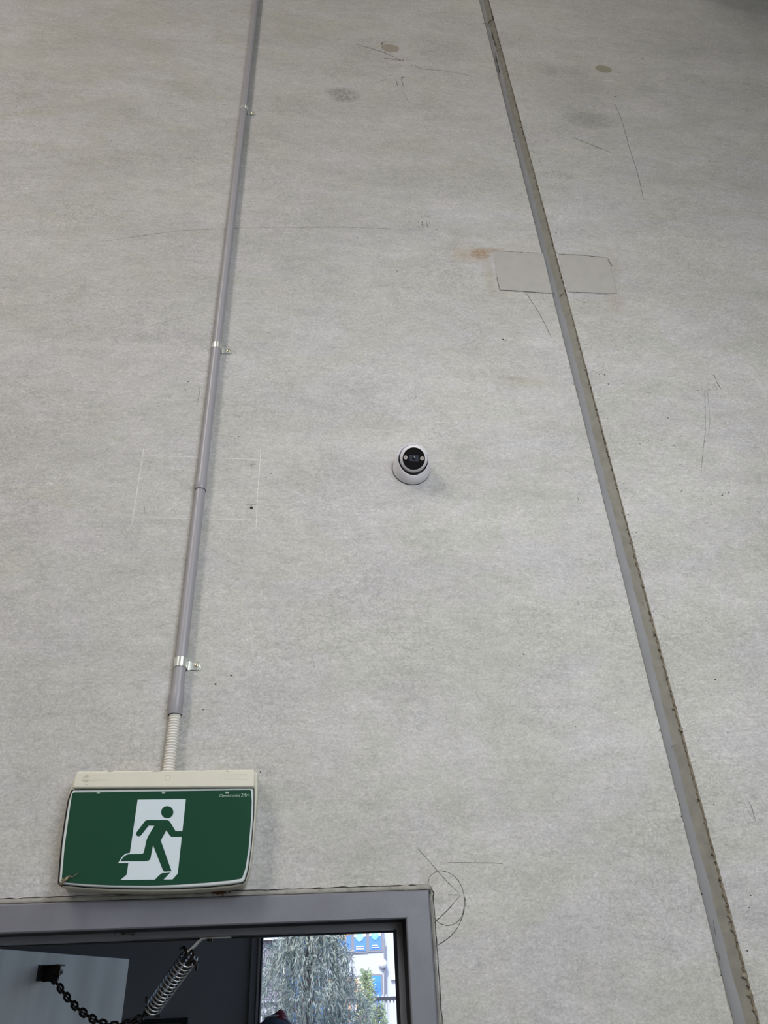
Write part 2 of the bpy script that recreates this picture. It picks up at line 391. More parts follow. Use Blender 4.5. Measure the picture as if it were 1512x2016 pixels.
marks('scuff_mark', [(c4([(430,300),(442,405)]), 3.5), (c4([(503,310),(518,405)]), 2.6), (c4([(550,310),(560,408)]), 1.3), (c4([(412,218),(450,218)]), 2), (c4([(412,245),(450,245)]), 1), (c4([(480,220),(545,218)]), 1.6), (c4([(540,215),(542,245)]), 1.2),
                     (c4([(615,435),(640,432)]), 1), (c4([(740,240),(755,265)]), 2), (c4([(965,240),(1040,285)]), 1), (c4([(235,797),(270,797)]), 1.5)], M_pencil2)
marks('pencil_mark', [(smoothp([(200,476),(350,455),(480,449),(600,448),(740,449),(838,453)]), 1.0), ([(300,640),(400,615)], .7)], M_pencil2)
c7 = lambda p: crop(1080, 100, 3.5, p)
marks('scratch', [(smoothp(c7([(165,597),(300,650),(435,703)])), 1.3)], M_pencil)
marks('scratch', [(smoothp(c7([(455,360),(510,500),(560,680),(600,800),(630,910),(655,1030)])), 1)], M_pencil2)
marks('chalk_line', [(c7([(350,200),(470,210)]), 1.6)], M_chalk)
c8 = lambda p: crop(1240, 700, 5.56, p)
marks('scuff_mark', [(c8([(895,212),(925,215),(940,262)]), 1.4), (c8([(945,280),(1000,370)]), 1.6), (c8([(915,310),(958,372)]), 1.1), (c8([(890,320),(925,380)]), .7), (c8([(690,382),(720,381)]), .8), (c8([(740,380),(755,380)]), 2), (c8([(775,378),(800,376)]), .8), (c8([(850,375),(885,375)]), 1.4), (c8([(165,402),(230,404)]), 1.5)], M_crack)
marks('scratch', [(smoothp(c8([(815,380),(825,560),(828,800),(800,1060),(780,1280)])), .8), (smoothp(c8([(850,390),(875,700),(862,850),(870,915)])), .7)], M_pencil2)
c9 = lambda p: crop(900, 440, 4.2, p)
marks('scratch', [(smoothp(c9([(565,568),(640,680),(700,780),(780,945)])), 1)], M_pencil)
marks('scuff_mark', [(c9([(380,958),(408,972)]), 3.2), (c9([(540,612),(533,640)]), 1.3), (c9([(505,650),(525,652)]), 4), (c9([(770,655),(800,645)]), 1), (c9([(775,688),(812,690)]), 1.3), (c9([(780,722),(822,736)]), 1.4), (c9([(1322,680),(1328,730)]), .8)], M_pencil2)
c5 = lambda p: crop(240, 860, 4.725, p)
marks('chalk_line', [(c5([(215,175),(720,190),(1290,212),(1490,216)]), 1.2), (c5([(210,60),(180,250),(150,450),(115,680),(88,830)]), 1.5), (c5([(1292,100),(1285,230),(1262,520),(1248,840)]), 1.6), (c5([(240,750),(640,758),(1235,775)]), 1.2),
                     (smoothp(c5([(200,640),(240,636),(255,660),(240,690)])), 1), (smoothp(c5([(330,680),(400,645),(445,640),(450,670),(400,700)])), 1.2)], M_chalk)
marks('scuff_mark', [(c5([(250,228),(282,228)]), 1), (c5([(264,232),(255,298)]), 1.2), (c5([(1188,262),(1245,256)]), 1.3), (c5([(1210,262),(1203,305)]), 1.5), (c5([(208,650),(218,720)]), 1.2)], M_pencil)
marks('scratch', [([(1450,1577),(1466,1582),(1487,1620)], .8), ([(60,1777),(76,1776)], 1)], M_pencil2)
marks('scratch', [([(1474,1578),(1480,1590),(1488,1618)], 1.1), ([(880,1698),(975,1699),(990,1701)], .8), ([(1137,1185),(1139,1192)], 1.6), ([(1137,979),(1140,986)], 2), ([(0,1775),(6,1773)], 2), ([(312,1770),(312,1776)], 1.4), ([(387,1752),(392,1757)], 2)], M_crack)
marks('scratch', [(smoothp([(1078,598),(1070,590),(1068,578)]), .8), ([(393,760),(392,777),(388,800)], 1.1), (([(380,789),(390,790)]), 1), ([(1125,830),(1128,842)], 1.2), ([(1332,1880),(1338,1898)], .8)], M_pencil2)
# small pits scattered where the photograph shows them
bm = N()
def pit(px, py, r):
    c = W(px, py, -.0004); k = (W(px + 1, py) - W(px, py)).length; vsx = []
    for i in range(6):
        a = i * math.pi / 3; q = r * k * rnd.uniform(.7, 1.3); vsx.append(bm.verts.new((c.x + math.cos(a) * q, c.y, c.z + math.sin(a) * q * .8)))
    bm.faces.new(vsx)
for px, py, r in [(734,50,1.2),(769,149,1.3),(793,152,1.5),(823,437,1),(823,446,1),(860,452,1),(1265,115,1.6),(1211,190,2),(1397,317,2),(1408,318,1),(1100,338,1.2),(1103,342,1.2),(1096,320,1),(1054,175,1),(1036,230,1),(1047,250,1),(1046,261,1.2),(1055,277,1.2),(1053,299,1),(1062,318,1.2),(1062,301,1),
   (1095,459,1.5),(1118,475,1),(1150,595,1.4),(1303,866,1.7),(1277,868,1.2),(1260,874,1.2),(1339,914,1.5),(1435,970,1.6),(1422,975,1.5),(1401,992,1.6),(1384,967,1),(1315,823,1.3),(1180,737,1.4),(1190,738,1.6),(1198,756,1.6),(1228,755,1.2),(1187,723,1),(1376,1458,1.2),(1433,1442,1.2),(1408,1338,1.8),(1443,1320,1),
   (1405,1584,1),(1478,1763,1.3),(1475,1787,1.4),(1471,1872,1.5),(534,932,1.3),(524,941,1),(470,859,1.4),(370,751,1.5),(365,767,1.4),(417,656,1.2),(447,202,1.2),(461,203,1.1),(455,1330,2),(424,1347,2),(400,1397,1.4),(372,1300,1),(495,1542,1.4),(513,1520,1.4),(200,1771,1.4),(477,1765,1.2),(300,1778,1.3),(37,369,1),(219,277,1),(1022,1310,1.2),(1180,1100,1),(1133,1430,1),(990,668,2)]:
    pit(px, py, r)
for i in range(40):
    y = rnd.uniform(720, 1450); pit(1180 + (y - 870) * .257 + 8 + abs(rnd.gauss(0, 14)), y, rnd.uniform(.6, 1.2))
for i in range(30):
    y = rnd.uniform(60, 480); pit(955 + y * .257 + 26 + abs(rnd.gauss(0, 16)), y, rnd.uniform(.6, 1.1))
obj('pit_marks', bm, M_crack, wall, kind='stuff')
# dirt caught on the right lip of the joint
bm = N()
for i in range(170):
    z = rnd.uniform(0.9, 6.2); s = rnd.uniform(.0007, .0024); c = Vector((JX1 - .002 - abs(rnd.gauss(0, .0025)), -.0012, z))
    tube(bm, [c - Vector((s, 0, rnd.uniform(-s, s))), c + Vector((s, -.0005, rnd.uniform(-s, s)))], s * .6, 5)
for i in range(40):
    z = rnd.uniform(0.9, 5.5); s = rnd.uniform(.0005, .0016); c = Vector((JX0 + rnd.uniform(-.004, .001), -.0006, z))
    tube(bm, [c, c + Vector((s, 0, -s * 2))], s * .6, 5)
obj('joint_debris', bm, M_crack, wall, kind='stuff')
# cracks across the bead
for pts in ([(951,45),(961,47),(964,42),(972,36)], [(975,102),(981,99),(985,96)], [(976,92),(970,72),(968,60)], [(976,102),(977,115),(981,130),(984,145)], [(1093,503),(1096,497)], [(1089,577),(1092,582)], [(1104,582),(1109,577),(1115,577)], [(1139,771),(1134,766)], [(1263,1185),(1268,1190)], [(1322,1470),(1330,1468)], [(1404,1812),(1409,1840)], [(1413,1872),(1417,1890)], [(1384,1619),(1389,1623)], [(1103,585),(1105,579)]):
    marks('sealant_crack', [(pts, 1.6)], M_crack, Y=-.0006, jitter=.4)

# mortar patches either side of the joint
def pxpoly(pts, Y=0): return [(W(x, y, Y).x, W(x, y, Y).z) for x, y in pts]
for pl in ([(971,495),(1000,496),(1040,499),(1069,500),(1087,578),(1060,576),(1030,574),(984,571),(980,560),(974,520)],
           [(1098,500),(1130,501),(1195,507),(1206,540),(1214,578),(1180,577),(1117,575)]):
    bm = N(); prism(bm, pxpoly(pl), -.0022, .002)
    obj('mortar_patch', bm, M_patch, wall, bevel=.0012)
for pts, w in (([(971,494),(1000,495),(1069,499)], 1.2), ([(984,571),(982,562),(978,545)], 1.2), ([(983,571),(1010,572),(1060,576),(1087,577)], 1.5), ([(1098,500),(1140,502),(1194,507)], 1.3), ([(1117,575),(1160,576),(1200,579)], .9), ([(1195,506),(1200,515),(1206,525)], 1.4)):
    marks('patch_edge', [(pts, w)], M_pencil, Y=-.0026, jitter=.5)
# filled ferrule holes
for px, py, rx, c in ((768, 95, 17, (160, 150, 138)), (1188, 136, 15, (152, 149, 130))):
    c0 = W(px, py); ex = (W(px + rx, py) - c0).length
    bm = N(); prism(bm, [(c0.x + ex * math.cos(a) * (1 + .06 * math.sin(3 * a)), c0.z + ex * .86 * math.sin(a)) for a in [i * math.pi / 14 for i in range(28)]], -.0007, .001)
    obj('filled_hole', bm, mat('hole_filler', c, .8, var=.12, vscale=60), wall, smooth='auto')
marks('scuff_mark', [(smoothp(c1([(528,232),(530,212),(560,202),(590,204)])), 3)], M_pencil2)
# open bolt hole
p = W(495, 1000); bm = N(); lathe(bm, [(.0062, -.0008), (.0055, -.002), (.0042, -.0016), (.0035, .002)], p, (0, -1, 0), 14, cap1=True)
obj('bolt_hole_plug', bm, M_crack, wall, smooth=True)
marks('scuff_mark', [(c5([(1150,635),(1245,632)]), 3)], M_pencil2)

# ------------------------------------------------------------------ steel door frame (trim_1) and door leaf (door_1)
fr = thing('trim_1', (0, 0, 0), kind='structure')
FY = -.012                                   # frame face stands proud of the wall
def ring_u(bm, x0, x1, zt, w, y0, y1):       # head and both jambs as one inverted U, w wide outward
    prism(bm, [(x0 - w, 0), (x0, 0), (x0, zt), (x1, zt), (x1, 0), (x1 + w, 0), (x1 + w, zt + w), (x0 - w, zt + w)], y0, y1)
bm = N()
def jamb(sgn, xi, zt):
    # plan profile of one jamb: face, lip, rebate, stop
    s = sgn
    prof = [(xi + s*FO, .0), (xi + s*FO, FY + .003), (xi + s*(FO - .003), FY), (xi + s*.002, FY), (xi, FY + .002), (xi, .050), (xi - s*.012, .050), (xi - s*.012, .105), (xi, .105), (xi, .15), (xi + s*.02, .15)]
    return prof
def sweep_frame(bm, prof_fn):
    pL = prof_fn(-1, OX0, OZ); pR = prof_fn(1, OX1, OZ)
    rows = []
    dz = [abs(p[0] - OX1) * (1 if p[0] > OX1 else -1) for p in pR]
    rows.append([bm.verts.new((p[0], p[1], 0)) for p in pL])
    rows.append([bm.verts.new((p[0], p[1], OZ + d)) for p, d in zip(pL, dz)])
    rows.append([bm.verts.new((p[0], p[1], OZ + d)) for p, d in zip(pR, dz)])
    rows.append([bm.verts.new((p[0], p[1], 0)) for p in pR])
    for a, b in zip(rows, rows[1:]):
        for i in range(len(a) - 1): bm.faces.new((a[i], a[i+1], b[i+1], b[i]))
sweep_frame(bm, jamb)
obj('door_frame', bm, M_frame, fr)
# black strips standing in for the shade in the rebate corners
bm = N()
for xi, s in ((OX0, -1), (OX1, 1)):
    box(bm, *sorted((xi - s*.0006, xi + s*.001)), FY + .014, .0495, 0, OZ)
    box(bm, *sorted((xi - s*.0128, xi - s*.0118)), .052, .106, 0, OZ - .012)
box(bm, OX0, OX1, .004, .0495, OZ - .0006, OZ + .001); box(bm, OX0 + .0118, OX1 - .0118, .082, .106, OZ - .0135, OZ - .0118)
obj('rebate_shade', bm, M_black, fr)
bm = N()
for i in range(34):
    c = W(243 + rnd.gauss(0, 12), 1837.5 + rnd.gauss(0, 1.8), .0494); q = rnd.uniform(.0006, .0022)
    if OZ - .0115 < c.z < OZ - .001: tube(bm, [c, c + Vector((q, 0, rnd.uniform(-q, q) * .5))], q * .6, 5)
obj('dirt_spots', bm, M_crack, fr, kind='stuff')
# bedding mortar squeezed out round the frame
bm = N(); pts = []; rr = []
xz = []
x = OX0 - .05
while x < OX1 + FO - .01: xz.append((x, OZ + FO + .004)); x += .012
for k in range(6):
    a = math.pi / 2 * (1 - k / 5); xz.append((OX1 + FO - .004 + .008 * math.cos(a), OZ + FO - .004 + .009 * math.sin(a)))
z = OZ + FO - .012
while z > 1.0: xz.append((OX1 + FO + .0035, z)); z -= .012
bmk = N(); dark = []
for i, (x, z) in enumerate(xz):
    top = z > OZ + FO - .001
    r = (.0052 if top else .003) * rnd.uniform(.75, 1.25)
    if OX1 < x and top: r *= 1.25
    pts.append((x, -.0005, z)); rr.append(r)
tube(bm, pts, rr, 8); obj('bedding_bead', bm, mat('bedding_mortar', (158, 156, 150), .9, var=.3, vscale=60, bump=.5, bscale=120), fr, smooth=True)
tube(bmk, [(x + (.0058 if z < OZ + FO - .003 else 0) + rnd.gauss(0, .0004), -.0008, z + (.0065 if z > OZ + FO - .003 else 0) + rnd.gauss(0, .0005)) for x, z in xz], [rnd.uniform(.0003, .0011) for _ in xz], 5)
obj('bead_crack', bmk, M_crack, fr)
bmk = N(); tube(bmk, [(x + (-.0035 if z < OZ + FO - .003 else 0), FY + .006, z + (-.0035 if z > OZ + FO - .003 else 0)) for x, z in xz[:-1]], [rnd.uniform(.0006, .0014) for _ in xz[:-1]], 5)
obj('bead_crack', bmk, M_crack, fr)

# leaf, standing open outside
leafZ = CZ + .163
e = W(255, 1888, 0); k = .163 / (e.z - CZ); Ye = D * k - D
e = W(255, 1888, Ye)
l = W(0, 1868, 0); k = .163 / (l.z - CZ); Yl = D * k - D; l = W(0, 1868, Yl)
dr = (e - l); dr.z = 0; dr.normalize()
hinge = e - dr * ((e.y - .15) / dr.y)
door = thing('door_1', (hinge.x, hinge.y, 0), kind='structure')
nrm = Vector((dr.y, -dr.x, 0))               # towards the opening side
def leafbox(bm, a0, a1, n0, n1, z0, z1):
    v = []
    for z in (z0, z1):
        for a, n in ((a0, n0), (a1, n0), (a1, n1), (a0, n1)): v.append(bm.verts.new(hinge + dr * a + nrm * n + Vector((0, 0, z - hinge.z))))
    for f in ((0,3,2,1),(4,5,6,7),(0,1,5,4),(1,2,6,5),(2,3,7,6),(3,0,4,7)): bm.faces.new([v[i] for i in f])
LL = (e - hinge).xy.length
bm = N(); leafbox(bm, 0, LL, -.04, 0, .01, leafZ); obj('door_leaf', bm, M_leaf, door, bevel=.0015)
bm = N(); leafbox(bm, LL - .10, LL - .04, 0, .006, .98, 1.16); obj('lock_plate', bm, M_zinc, door)
bm = N(); hp = hinge + dr * (LL - .07) + nrm * .006; hp.z = 1.05
tube(bm, [hp, hp + nrm * .05, hp + nrm * .055 - dr * .01, hp + nrm * .055 - dr * .11], .009, 10); obj('lever_handle', bm, M_zinc, door, smooth='auto')
for z in (.3, 1.1, 1.9):
    bm = N(); tube(bm, [hinge + Vector((0, 0, z)), hinge + Vector((0, 0, z + .1))], .008, 10); obj('hinge', bm, M_zinc, door, smooth='auto')

bm = N()
for i in range(40):
    a_ = rnd.gauss(LL * .33, .035); z_ = leafZ - abs(rnd.gauss(.02, .012)) - .004; q = rnd.uniform(.0008, .003); c = hinge + dr * a_ + nrm * .0005; c.z = z_
    tube(bm, [c, c + dr * q + Vector((0, 0, rnd.uniform(-q, q) * .5))], q * .5, 5)
obj('dirt_spots', bm, M_crack, door, kind='stuff')
# ------------------------------------------------------------------ door check chain with spring
def leaf_hit(px, py, off=0):
    d = W(px, py, 0) - Vector((0, -D, CZ)); o = Vector((0, -D, CZ)); p0 = hinge + nrm * off
    t = ((p0 - o).dot(nrm)) / d.dot(nrm); return o + d * t
br = leaf_hit(84, 1913, .0)
chk = thing('door_check_chain', br, 'dark steel chain and bright spring holding back the open grey door', 'door chain')
top = W(374, 1874, .085)
tdep = {0: leaf_hit(103, 1924, .04).y, 1: .085}
cpts = [(103,1924),(112,1936),(128,1958),(147,1980),(168,1997),(190,2010),(213,2018),(238,2018),(262,2011),(280,2002),(296,1986)]
L0 = 0; sp_bot_Y = .26
CP = []
tot = sum(math.hypot(cpts[i+1][0]-cpts[i][0], cpts[i+1][1]-cpts[i][1]) for i in range(len(cpts)-1)); acc = 0
for i, (x, y) in enumerate(cpts):
    if i: acc += math.hypot(x - cpts[i-1][0], y - cpts[i-1][1])
    CP.append(W(x, y, tdep[0] + (sp_bot_Y - tdep[0]) * acc / tot))
# resample densely
dens = []
for i in range(len(CP) - 1):
    a = CP[max(i-1,0)]; b = CP[i]; c = CP[i+1]; d = CP[min(i+2, len(CP)-1)]
    for j in range(12):
        t = j / 12; dens.append(.5 * ((2*b) + (c-a)*t + (2*a-5*b+4*c-d)*t*t + (3*b-a-3*c+d)*t**3))
dens.append(CP[-1]); cum = [0]
for a, b in zip(dens, dens[1:]): cum.append(cum[-1] + (b - a).length)
def at(s):
    for i in range(1, len(cum)):
        if cum[i] >= s: return dens[i-1].lerp(dens[i], (s - cum[i-1]) / max(1e-9, cum[i] - cum[i-1]))
    return dens[-1]
nl = int(cum[-1] / .0228); pitch = cum[-1] / nl; wr = .0027; hl = pitch / 2 + wr * .9; hw = .0062
lb = N(); pp = []
for i in range(20):
    a = 2 * math.pi * i / 20; cx, sy = math.cos(a), math.sin(a)
    pp.append(((hl - hw) * (1 if cx > 0 else -1) * min(1, abs(cx) * 2.2) + hw * cx, hw * sy, 0))
tube(lb, pp, wr, 8, closed=True)
lme = bpy.data.meshes.new('chain_link'); bmesh.ops.recalc_face_normals(lb, faces=lb.faces); lb.to_mesh(lme); lb.free()
for p_ in lme.polygons: p_.use_smooth = True
lme.materials.append(M_chain)
for i in range(nl):
    p0 = at(i * pitch); p1 = at((i + 1) * pitch); o = bpy.data.objects.new('chain_link', lme); C.objects.link(o); o.parent = chk
    t = (p1 - p0).normalized(); view = (Vector((0, -D, CZ)) - p0).normalized()
    zz = (view - t * view.dot(t)).normalized()
    ang = .35 + (math.pi / 2 * .82 if i % 2 else 0); zz = Matrix.Rotation(ang + rnd.uniform(-.12, .12), 3, t) @ zz; yy = zz.cross(t)
    mm = Matrix((t, yy, zz)).transposed().to_4x4(); mm.translation = (p0 + p1) / 2 - ORI[chk.name]; o.matrix_local = mm
    ORI[o.name] = ORI[chk.name]
# bracket on the leaf: angle with bolt
def lp(a, n, z): return hinge + dr * a + nrm * n + Vector((0, 0, z - hinge.z))
ba = (br - hinge).dot(dr); bz = br.z
bm = N(); leafbox(bm, ba - .02, ba + .02, 0, .004, bz - .020, bz + .014); obj('leaf_bracket', bm, M_black, chk, bevel=.001)
bm = N(); leafbox(bm, ba - .002, ba + .002, .004, .05, bz - .022, bz + .012); leafbox(bm, ba - .012, ba + .018, .004, .05, bz + .010, bz + .013); obj('leaf_bracket', bm, M_chain, chk, bevel=.001)
bm = N(); lathe(bm, [(.001,.012),(.009,.012),(.011,.008),(.011,-.001)], lp(ba + .004, .036, bz - .002), dr, 6, cap0=False); lathe(bm, [(.005, 0), (.005, .02)], lp(ba + .004, .036, bz - .002), dr, 10, cap1=True)
obj('bolt', bm, M_chain, chk)
# head strap
sY = .085
st = [W(456, 1845.5, sY), W(410, 1847, sY), W(398, 1849, sY), W(390, 1855, sY), W(383, 1863, sY), W(370, 1875, sY)]
st[0].z = st[1].z = OZ - .0125
bm = N(); prev = None
for i, p_ in enumerate(st):
    t = (st[min(i+1, 5)] - st[max(i-1, 0)]).normalized(); n_ = Vector((-t.z, 0, t.x)) * .0013
    v = [bm.verts.new(p_ + n_ + Vector((0, -.011, 0))), bm.verts.new(p_ - n_ + Vector((0, -.011, 0))), bm.verts.new(p_ - n_ + Vector((0, .011, 0))), bm.verts.new(p_ + n_ + Vector((0, .011, 0)))]
    if prev:
        for k_ in range(4): bm.faces.new((prev[k_], prev[(k_+1) % 4], v[(k_+1) % 4], v[k_]))
    else: bm.faces.new(v)
    prev = v
bm.faces.new(prev[::-1]); obj('head_strap', bm, M_zinc, chk)
bp = W(413, 1850, sY); bm = N(); lathe(bm, [(.0001, 0), (.005, 0), (.006, .001), (.006, .006)], (bp.x, sY - .002, bp.z - .003), (0, 0, 1), 6, cap1=True); obj('bolt', bm, M_chain, chk)
# compression spring
A = W(372, 1885, .10); B = W(302, 1982, sp_bot_Y); ax = (B - A); Ls = ax.length; axn = ax.normalized(); u, v = frame_of(axn)
turns = 14.5; n = int(turns * 22); r = .0158
bm = N(); sp = []
for i in range(n + 1):
    f = i / n; a = f * turns * 2 * math.pi
    g = f if .05 < f < .95 else f
    sp.append(A + ax * g + (u * math.cos(a) + v * math.sin(a)) * r)
tube(bm, sp, .0019, 8); obj('coil_spring', bm, M_spring, chk, smooth=True)
# two drawbars running through the spring, hooked over its ends, with eyes
side = axn.cross(Vector((0, -1, 0))).normalized()
for sg, tp, bt in ((1, -.022, .0), (-1, 0, .0)):
    bm = N()
    s1 = side * .0075 * 1
    if sg > 0:   # eye at the top, hooks over the bottom end
        P = [A + axn * -.001 + side * .0052]
        pts = [B + axn * .006 + side * .022 - axn * .006, B + axn * .010 + side * .017, B + axn * .006 + side * .010, B - axn * .01 + side * .006, A + side * .005, A - axn * .018 + side * .004, A - axn * .024, A - axn * .018 - side * .004, A - side * .005, B - axn * .01 - side * .006, B + axn * .006 - side * .010, B + axn * .010 - side * .017, B - side * .022]
    else:
        pts = [A + side * .024 + axn * .006, A - axn * .006 + side * .020, A - axn * .005 + side * .011, A + axn * .01 + side * .007, B + side * .005, B + axn * .014 + side * .004, B + axn * .019, B + axn * .014 - side * .004, B - side * .005, A + axn * .01 - side * .007, A - axn * .005 - side * .011, A - axn * .006 - side * .020, A - side * .024 + axn * .006]
    off = Vector((0, -.004 if sg > 0 else .004, 0))
    tube(bm, [p_ + off for p_ in pts], .0030, 8); obj('draw_rod', bm, M_chain, chk, smooth=True)

# ------------------------------------------------------------------ exit sign
sg = thing('exit_sign', W(326, 1640, 0), 'green and white running man exit sign in cream casing above door frame', 'exit sign')
s3 = lambda p: crop(90, 1490, 3.436, p)
YF = -.052
back = [(196,120),(1432,100),(1432,240),(1418,420),(1398,640),(1376,780),(1345,862),(1270,880),(1100,896),(900,908),(700,912),(450,906),(260,896),(110,880),(86,862),(88,800),(106,600),(128,440),(158,240)]
bm = N(); prism(bm, fillet(pxpoly(s3(back), -.045), .006), -.045, 0); obj('casing', bm, M_cream, sg, smooth='auto', bevel=.0025, seg=3)
bar = [(205,97),(1416,84),(1413,204),(176,211)]
bm = N(); prism(bm, fillet(pxpoly(s3(bar), -.062), .006, only=(0, 1)), -.062, -.002); obj('top_bar', bm, M_cream, sg, smooth='auto', bevel=.003, seg=3)
outer = [(180,224),(1405,210),(1405,300),(1403,400),(1385,620),(1366,760),(1340,846),(1250,860),(1100,874),(900,885),(700,888),(450,884),(270,875),(90,858),(95,780),(110,600),(132,440),(155,300)]
inner = [(181,240),(1390,224),(1394,300),(1391,400),(1372,620),(1352,750),(1328,822),(1240,836),(1100,850),(900,864),(700,872),(450,869),(270,861),(106,846),(112,780),(128,600),(150,440),(170,300)]
sc = lambda P, Y: pxpoly(s3(P), Y)
bm = N(); prism(bm, fillet(sc(outer, -.055), .005, only=(0, 1, 6, 13)), -.0555, -.044); obj('diffuser_bezel', bm, M_bezel, sg, smooth='auto', bevel=.0028, seg=3)
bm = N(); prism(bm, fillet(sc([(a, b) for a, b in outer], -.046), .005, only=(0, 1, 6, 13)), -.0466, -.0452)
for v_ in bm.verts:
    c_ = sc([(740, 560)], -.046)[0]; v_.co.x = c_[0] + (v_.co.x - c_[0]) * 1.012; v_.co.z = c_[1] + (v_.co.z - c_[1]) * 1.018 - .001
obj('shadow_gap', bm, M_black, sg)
bm = N(); prism(bm, fillet(sc(inner, -.0565), .004, only=(0, 1, 6, 13)), -.0565, -.053); obj('green_panel', bm, M_green, sg, bevel=.0004)
fieldP = [(622,290),(948,286),(893,790),(858,829),(505,833),(548,797)]
bm = N(); prism(bm, sc(fieldP, -.0569), -.0569, -.056)
prism(bm, sc([(490,718),(515,678),(538,656),(570,649),(600,649),(590,718)], -.0569), -.05695, -.056)
obj('doorway_graphic', bm, M_white, sg)
def man_bm(polys, y):
    bm = N()
    for P in polys:
        prism(bm, sc(P, y), y, y + .0006)
    return bm
hand = [(645,530),(637,536),(626,538),(616,533),(611,524),(613,512),(660,449),(670,436),(686,427),(820,427),(836,434),(845,446),(878,502),(930,502),(925,540),(850,540),(838,530),(816,497),(778,565),(851,773),(802,776),(792,765),(726,598),(708,688),(699,700),(682,705),(505,706),(523,680),(543,664),(565,658),(650,656),(660,652),(664,644),(682,562),(692,538),(735,466),(697,465)]
bm = man_bm([hand, [(737,832),(762,806),(785,787),(842,783),(796,831)], [(822 + 41.5 * math.cos(a), 374 + 41 * math.sin(a)) for a in [i * math.pi / 18 for i in range(36)]], [(560,713),(600,713),(600,720),(548,797),(545,797)]][:3], -.0573)
obj('running_figure', bm, M_green, sg)
# small cover clips along the top edge
for cx in (356, 797, 1227):
    a = s3([(cx - 12, 236), (cx + 12, 236), (cx + 10, 250), (cx - 10, 250)])
    bm = N(); prism(bm, pxpoly(a, -.057), -.0578, -.056); obj('clip', bm, M_print, sg)
def text(name, s, mt, par, p, width, y, ext=.0001, bold=0, shear=0):
    cu = bpy.data.curves.new('t', 'FONT'); cu.body = s; cu.extrude = ext; cu.offset = bold; cu.shear = shear; cu.resolution_u = 3
    to = bpy.data.objects.new('t', cu); C.objects.link(to); bpy.context.view_layer.update()
    me = bpy.data.meshes.new_from_object(to); bpy.data.objects.remove(to)
    bm = N(); bm.from_mesh(me); bpy.data.meshes.remove(me)
    xs = [v.co.x for v in bm.verts]; x0, x1 = min(xs), max(xs); k = width / (x1 - x0)
    for v in bm.verts:
        x_, y_, z_ = v.co; v.co = Vector((p.x + (x_ - x0) * k, y - z_, p.z + y_ * k))
    return obj(name, bm, mt, par, smooth='keep')
def pxw(a, b, y): return (W(*b, y) - W(*a, y)).length
a, b = s3([(1174, 271), (1312, 271)]); text('lettering', 'Clevertronics', M_print, sg, W(*a, -.0572), pxw(a, b, -.0572), -.0570, .00012, .012)
a, b = s3([(1321, 270), (1378, 270)]); text('lettering', '24m', M_print, sg, W(*a, -.0572), pxw(a, b, -.0572), -.0570, .00012, .0)
# raised nameplates moulded in the cream bar
def plate(pts, y=-.062):
    P = pxpoly(pts, y); bm = N(); n_ = len(P)
    tube(bm, [(x_, y + .00015, z_) for x_, z_ in P], .0005, 6, closed=True); return bm
obj('moulded_border', plate([(162,1528),(218,1527),(217,1536),(160,1537)]), M_cream, sg, smooth=True)
obj('moulded_border', plate([(433,1525),(487,1524),(487,1534.5),(431,1535)]), M_cream, sg, smooth=True)
text('embossed_lettering', 'Clevertronics', M_cream, sg, W(177, 1535, -.0622), pxw((177, 1534), (211, 1534), -.062), -.0620, .00025, .01)
text('embossed_lettering', 'CLEVERFIT', M_cream, sg, W(437, 1533, -.0622), pxw((437, 1533), (482, 1533), -.062), -.0620, .00025, .01)
bm = N(); cc = W(170.5, 1532, -.0622); tube(bm, [(cc.x + .0055 * math.cos(t_), cc.y - .0002, cc.z + .0055 * math.sin(t_)) for t_ in [math.radians(d) for d in range(35, 330, 20)]], .0006, 6); tube(bm, [(cc.x + .003 * math.cos(t_), cc.y - .0002, cc.z + .003 * math.sin(t_)) for t_ in [math.radians(d) for d in range(0, 360, 40)]], .0005, 6, closed=True)
obj('embossed_emblem', bm, M_cream, sg, smooth=True)
bm = N(); cc = W(330, 1530.5, -.062); tube(bm, [(cc.x + .0052 * math.cos(t_), cc.y - .0001, cc.z + .0055 * math.sin(t_)) for t_ in [i * math.pi / 12 for i in range(24)]], .0004, 6, closed=True)
obj('screw_cap', bm, mat('cream_shadow_line', (190, 186, 170), .6), sg, smooth=True)
# grime along the top edge of the casing
for g_ in ([([(212,1518.5),(222,1518.3)], 1.1), ([(300,1519),(318,1517.8)], 1), ([(395,1517),(402,1517.2)], .9), ([(445,1517),(449,1518.5)], 1.4), ([(170,1543),(171,1546)], 1.2), ([(164,1550),(163,1552.5)], .8)]): marks('grime', [g_], M_crack, sg, Y=-.0624)
# dry cobwebbed leaf bits
def twig(name, pts, r, mt, label, Y):
    o = thing(name, W(*pts[0], Y), label, 'debris')
    bm = N(); P = [W(x_, y_, Y + rnd.uniform(-.002, .002)) for x_, y_ in smoothp(pts, 3)]
    tube(bm, P, [r * rnd.uniform(.5, 1.3) * (1 - .6 * i / len(P)) for i in range(len(P))], 6); obj('stalk', bm, mt, o, smooth=True)
    return o
M_dry = mat('dry_leaf', (150, 140, 118), .9, col2=(84, 66, 46), vscale=160)
M_mud = mat('dry_brown_mud', (92, 58, 40), .95, var=.5, vscale=150, bump=.6, bscale=200)
t_ = twig('dry_leaf', [(119,1741),(126,1735),(134,1727),(138,1724)], .0035, M_dry, 'dry curled leaf caught in the lower left corner of the exit sign', -.060)
bm = N(); tube(bm, [W(x_, y_, -.0585) for x_, y_ in [(137,1726),(143,1727),(150,1722),(157,1716)]], [.0008, .0006, .0006, .0002], 5); obj('fibre', bm, M_dry, t_)
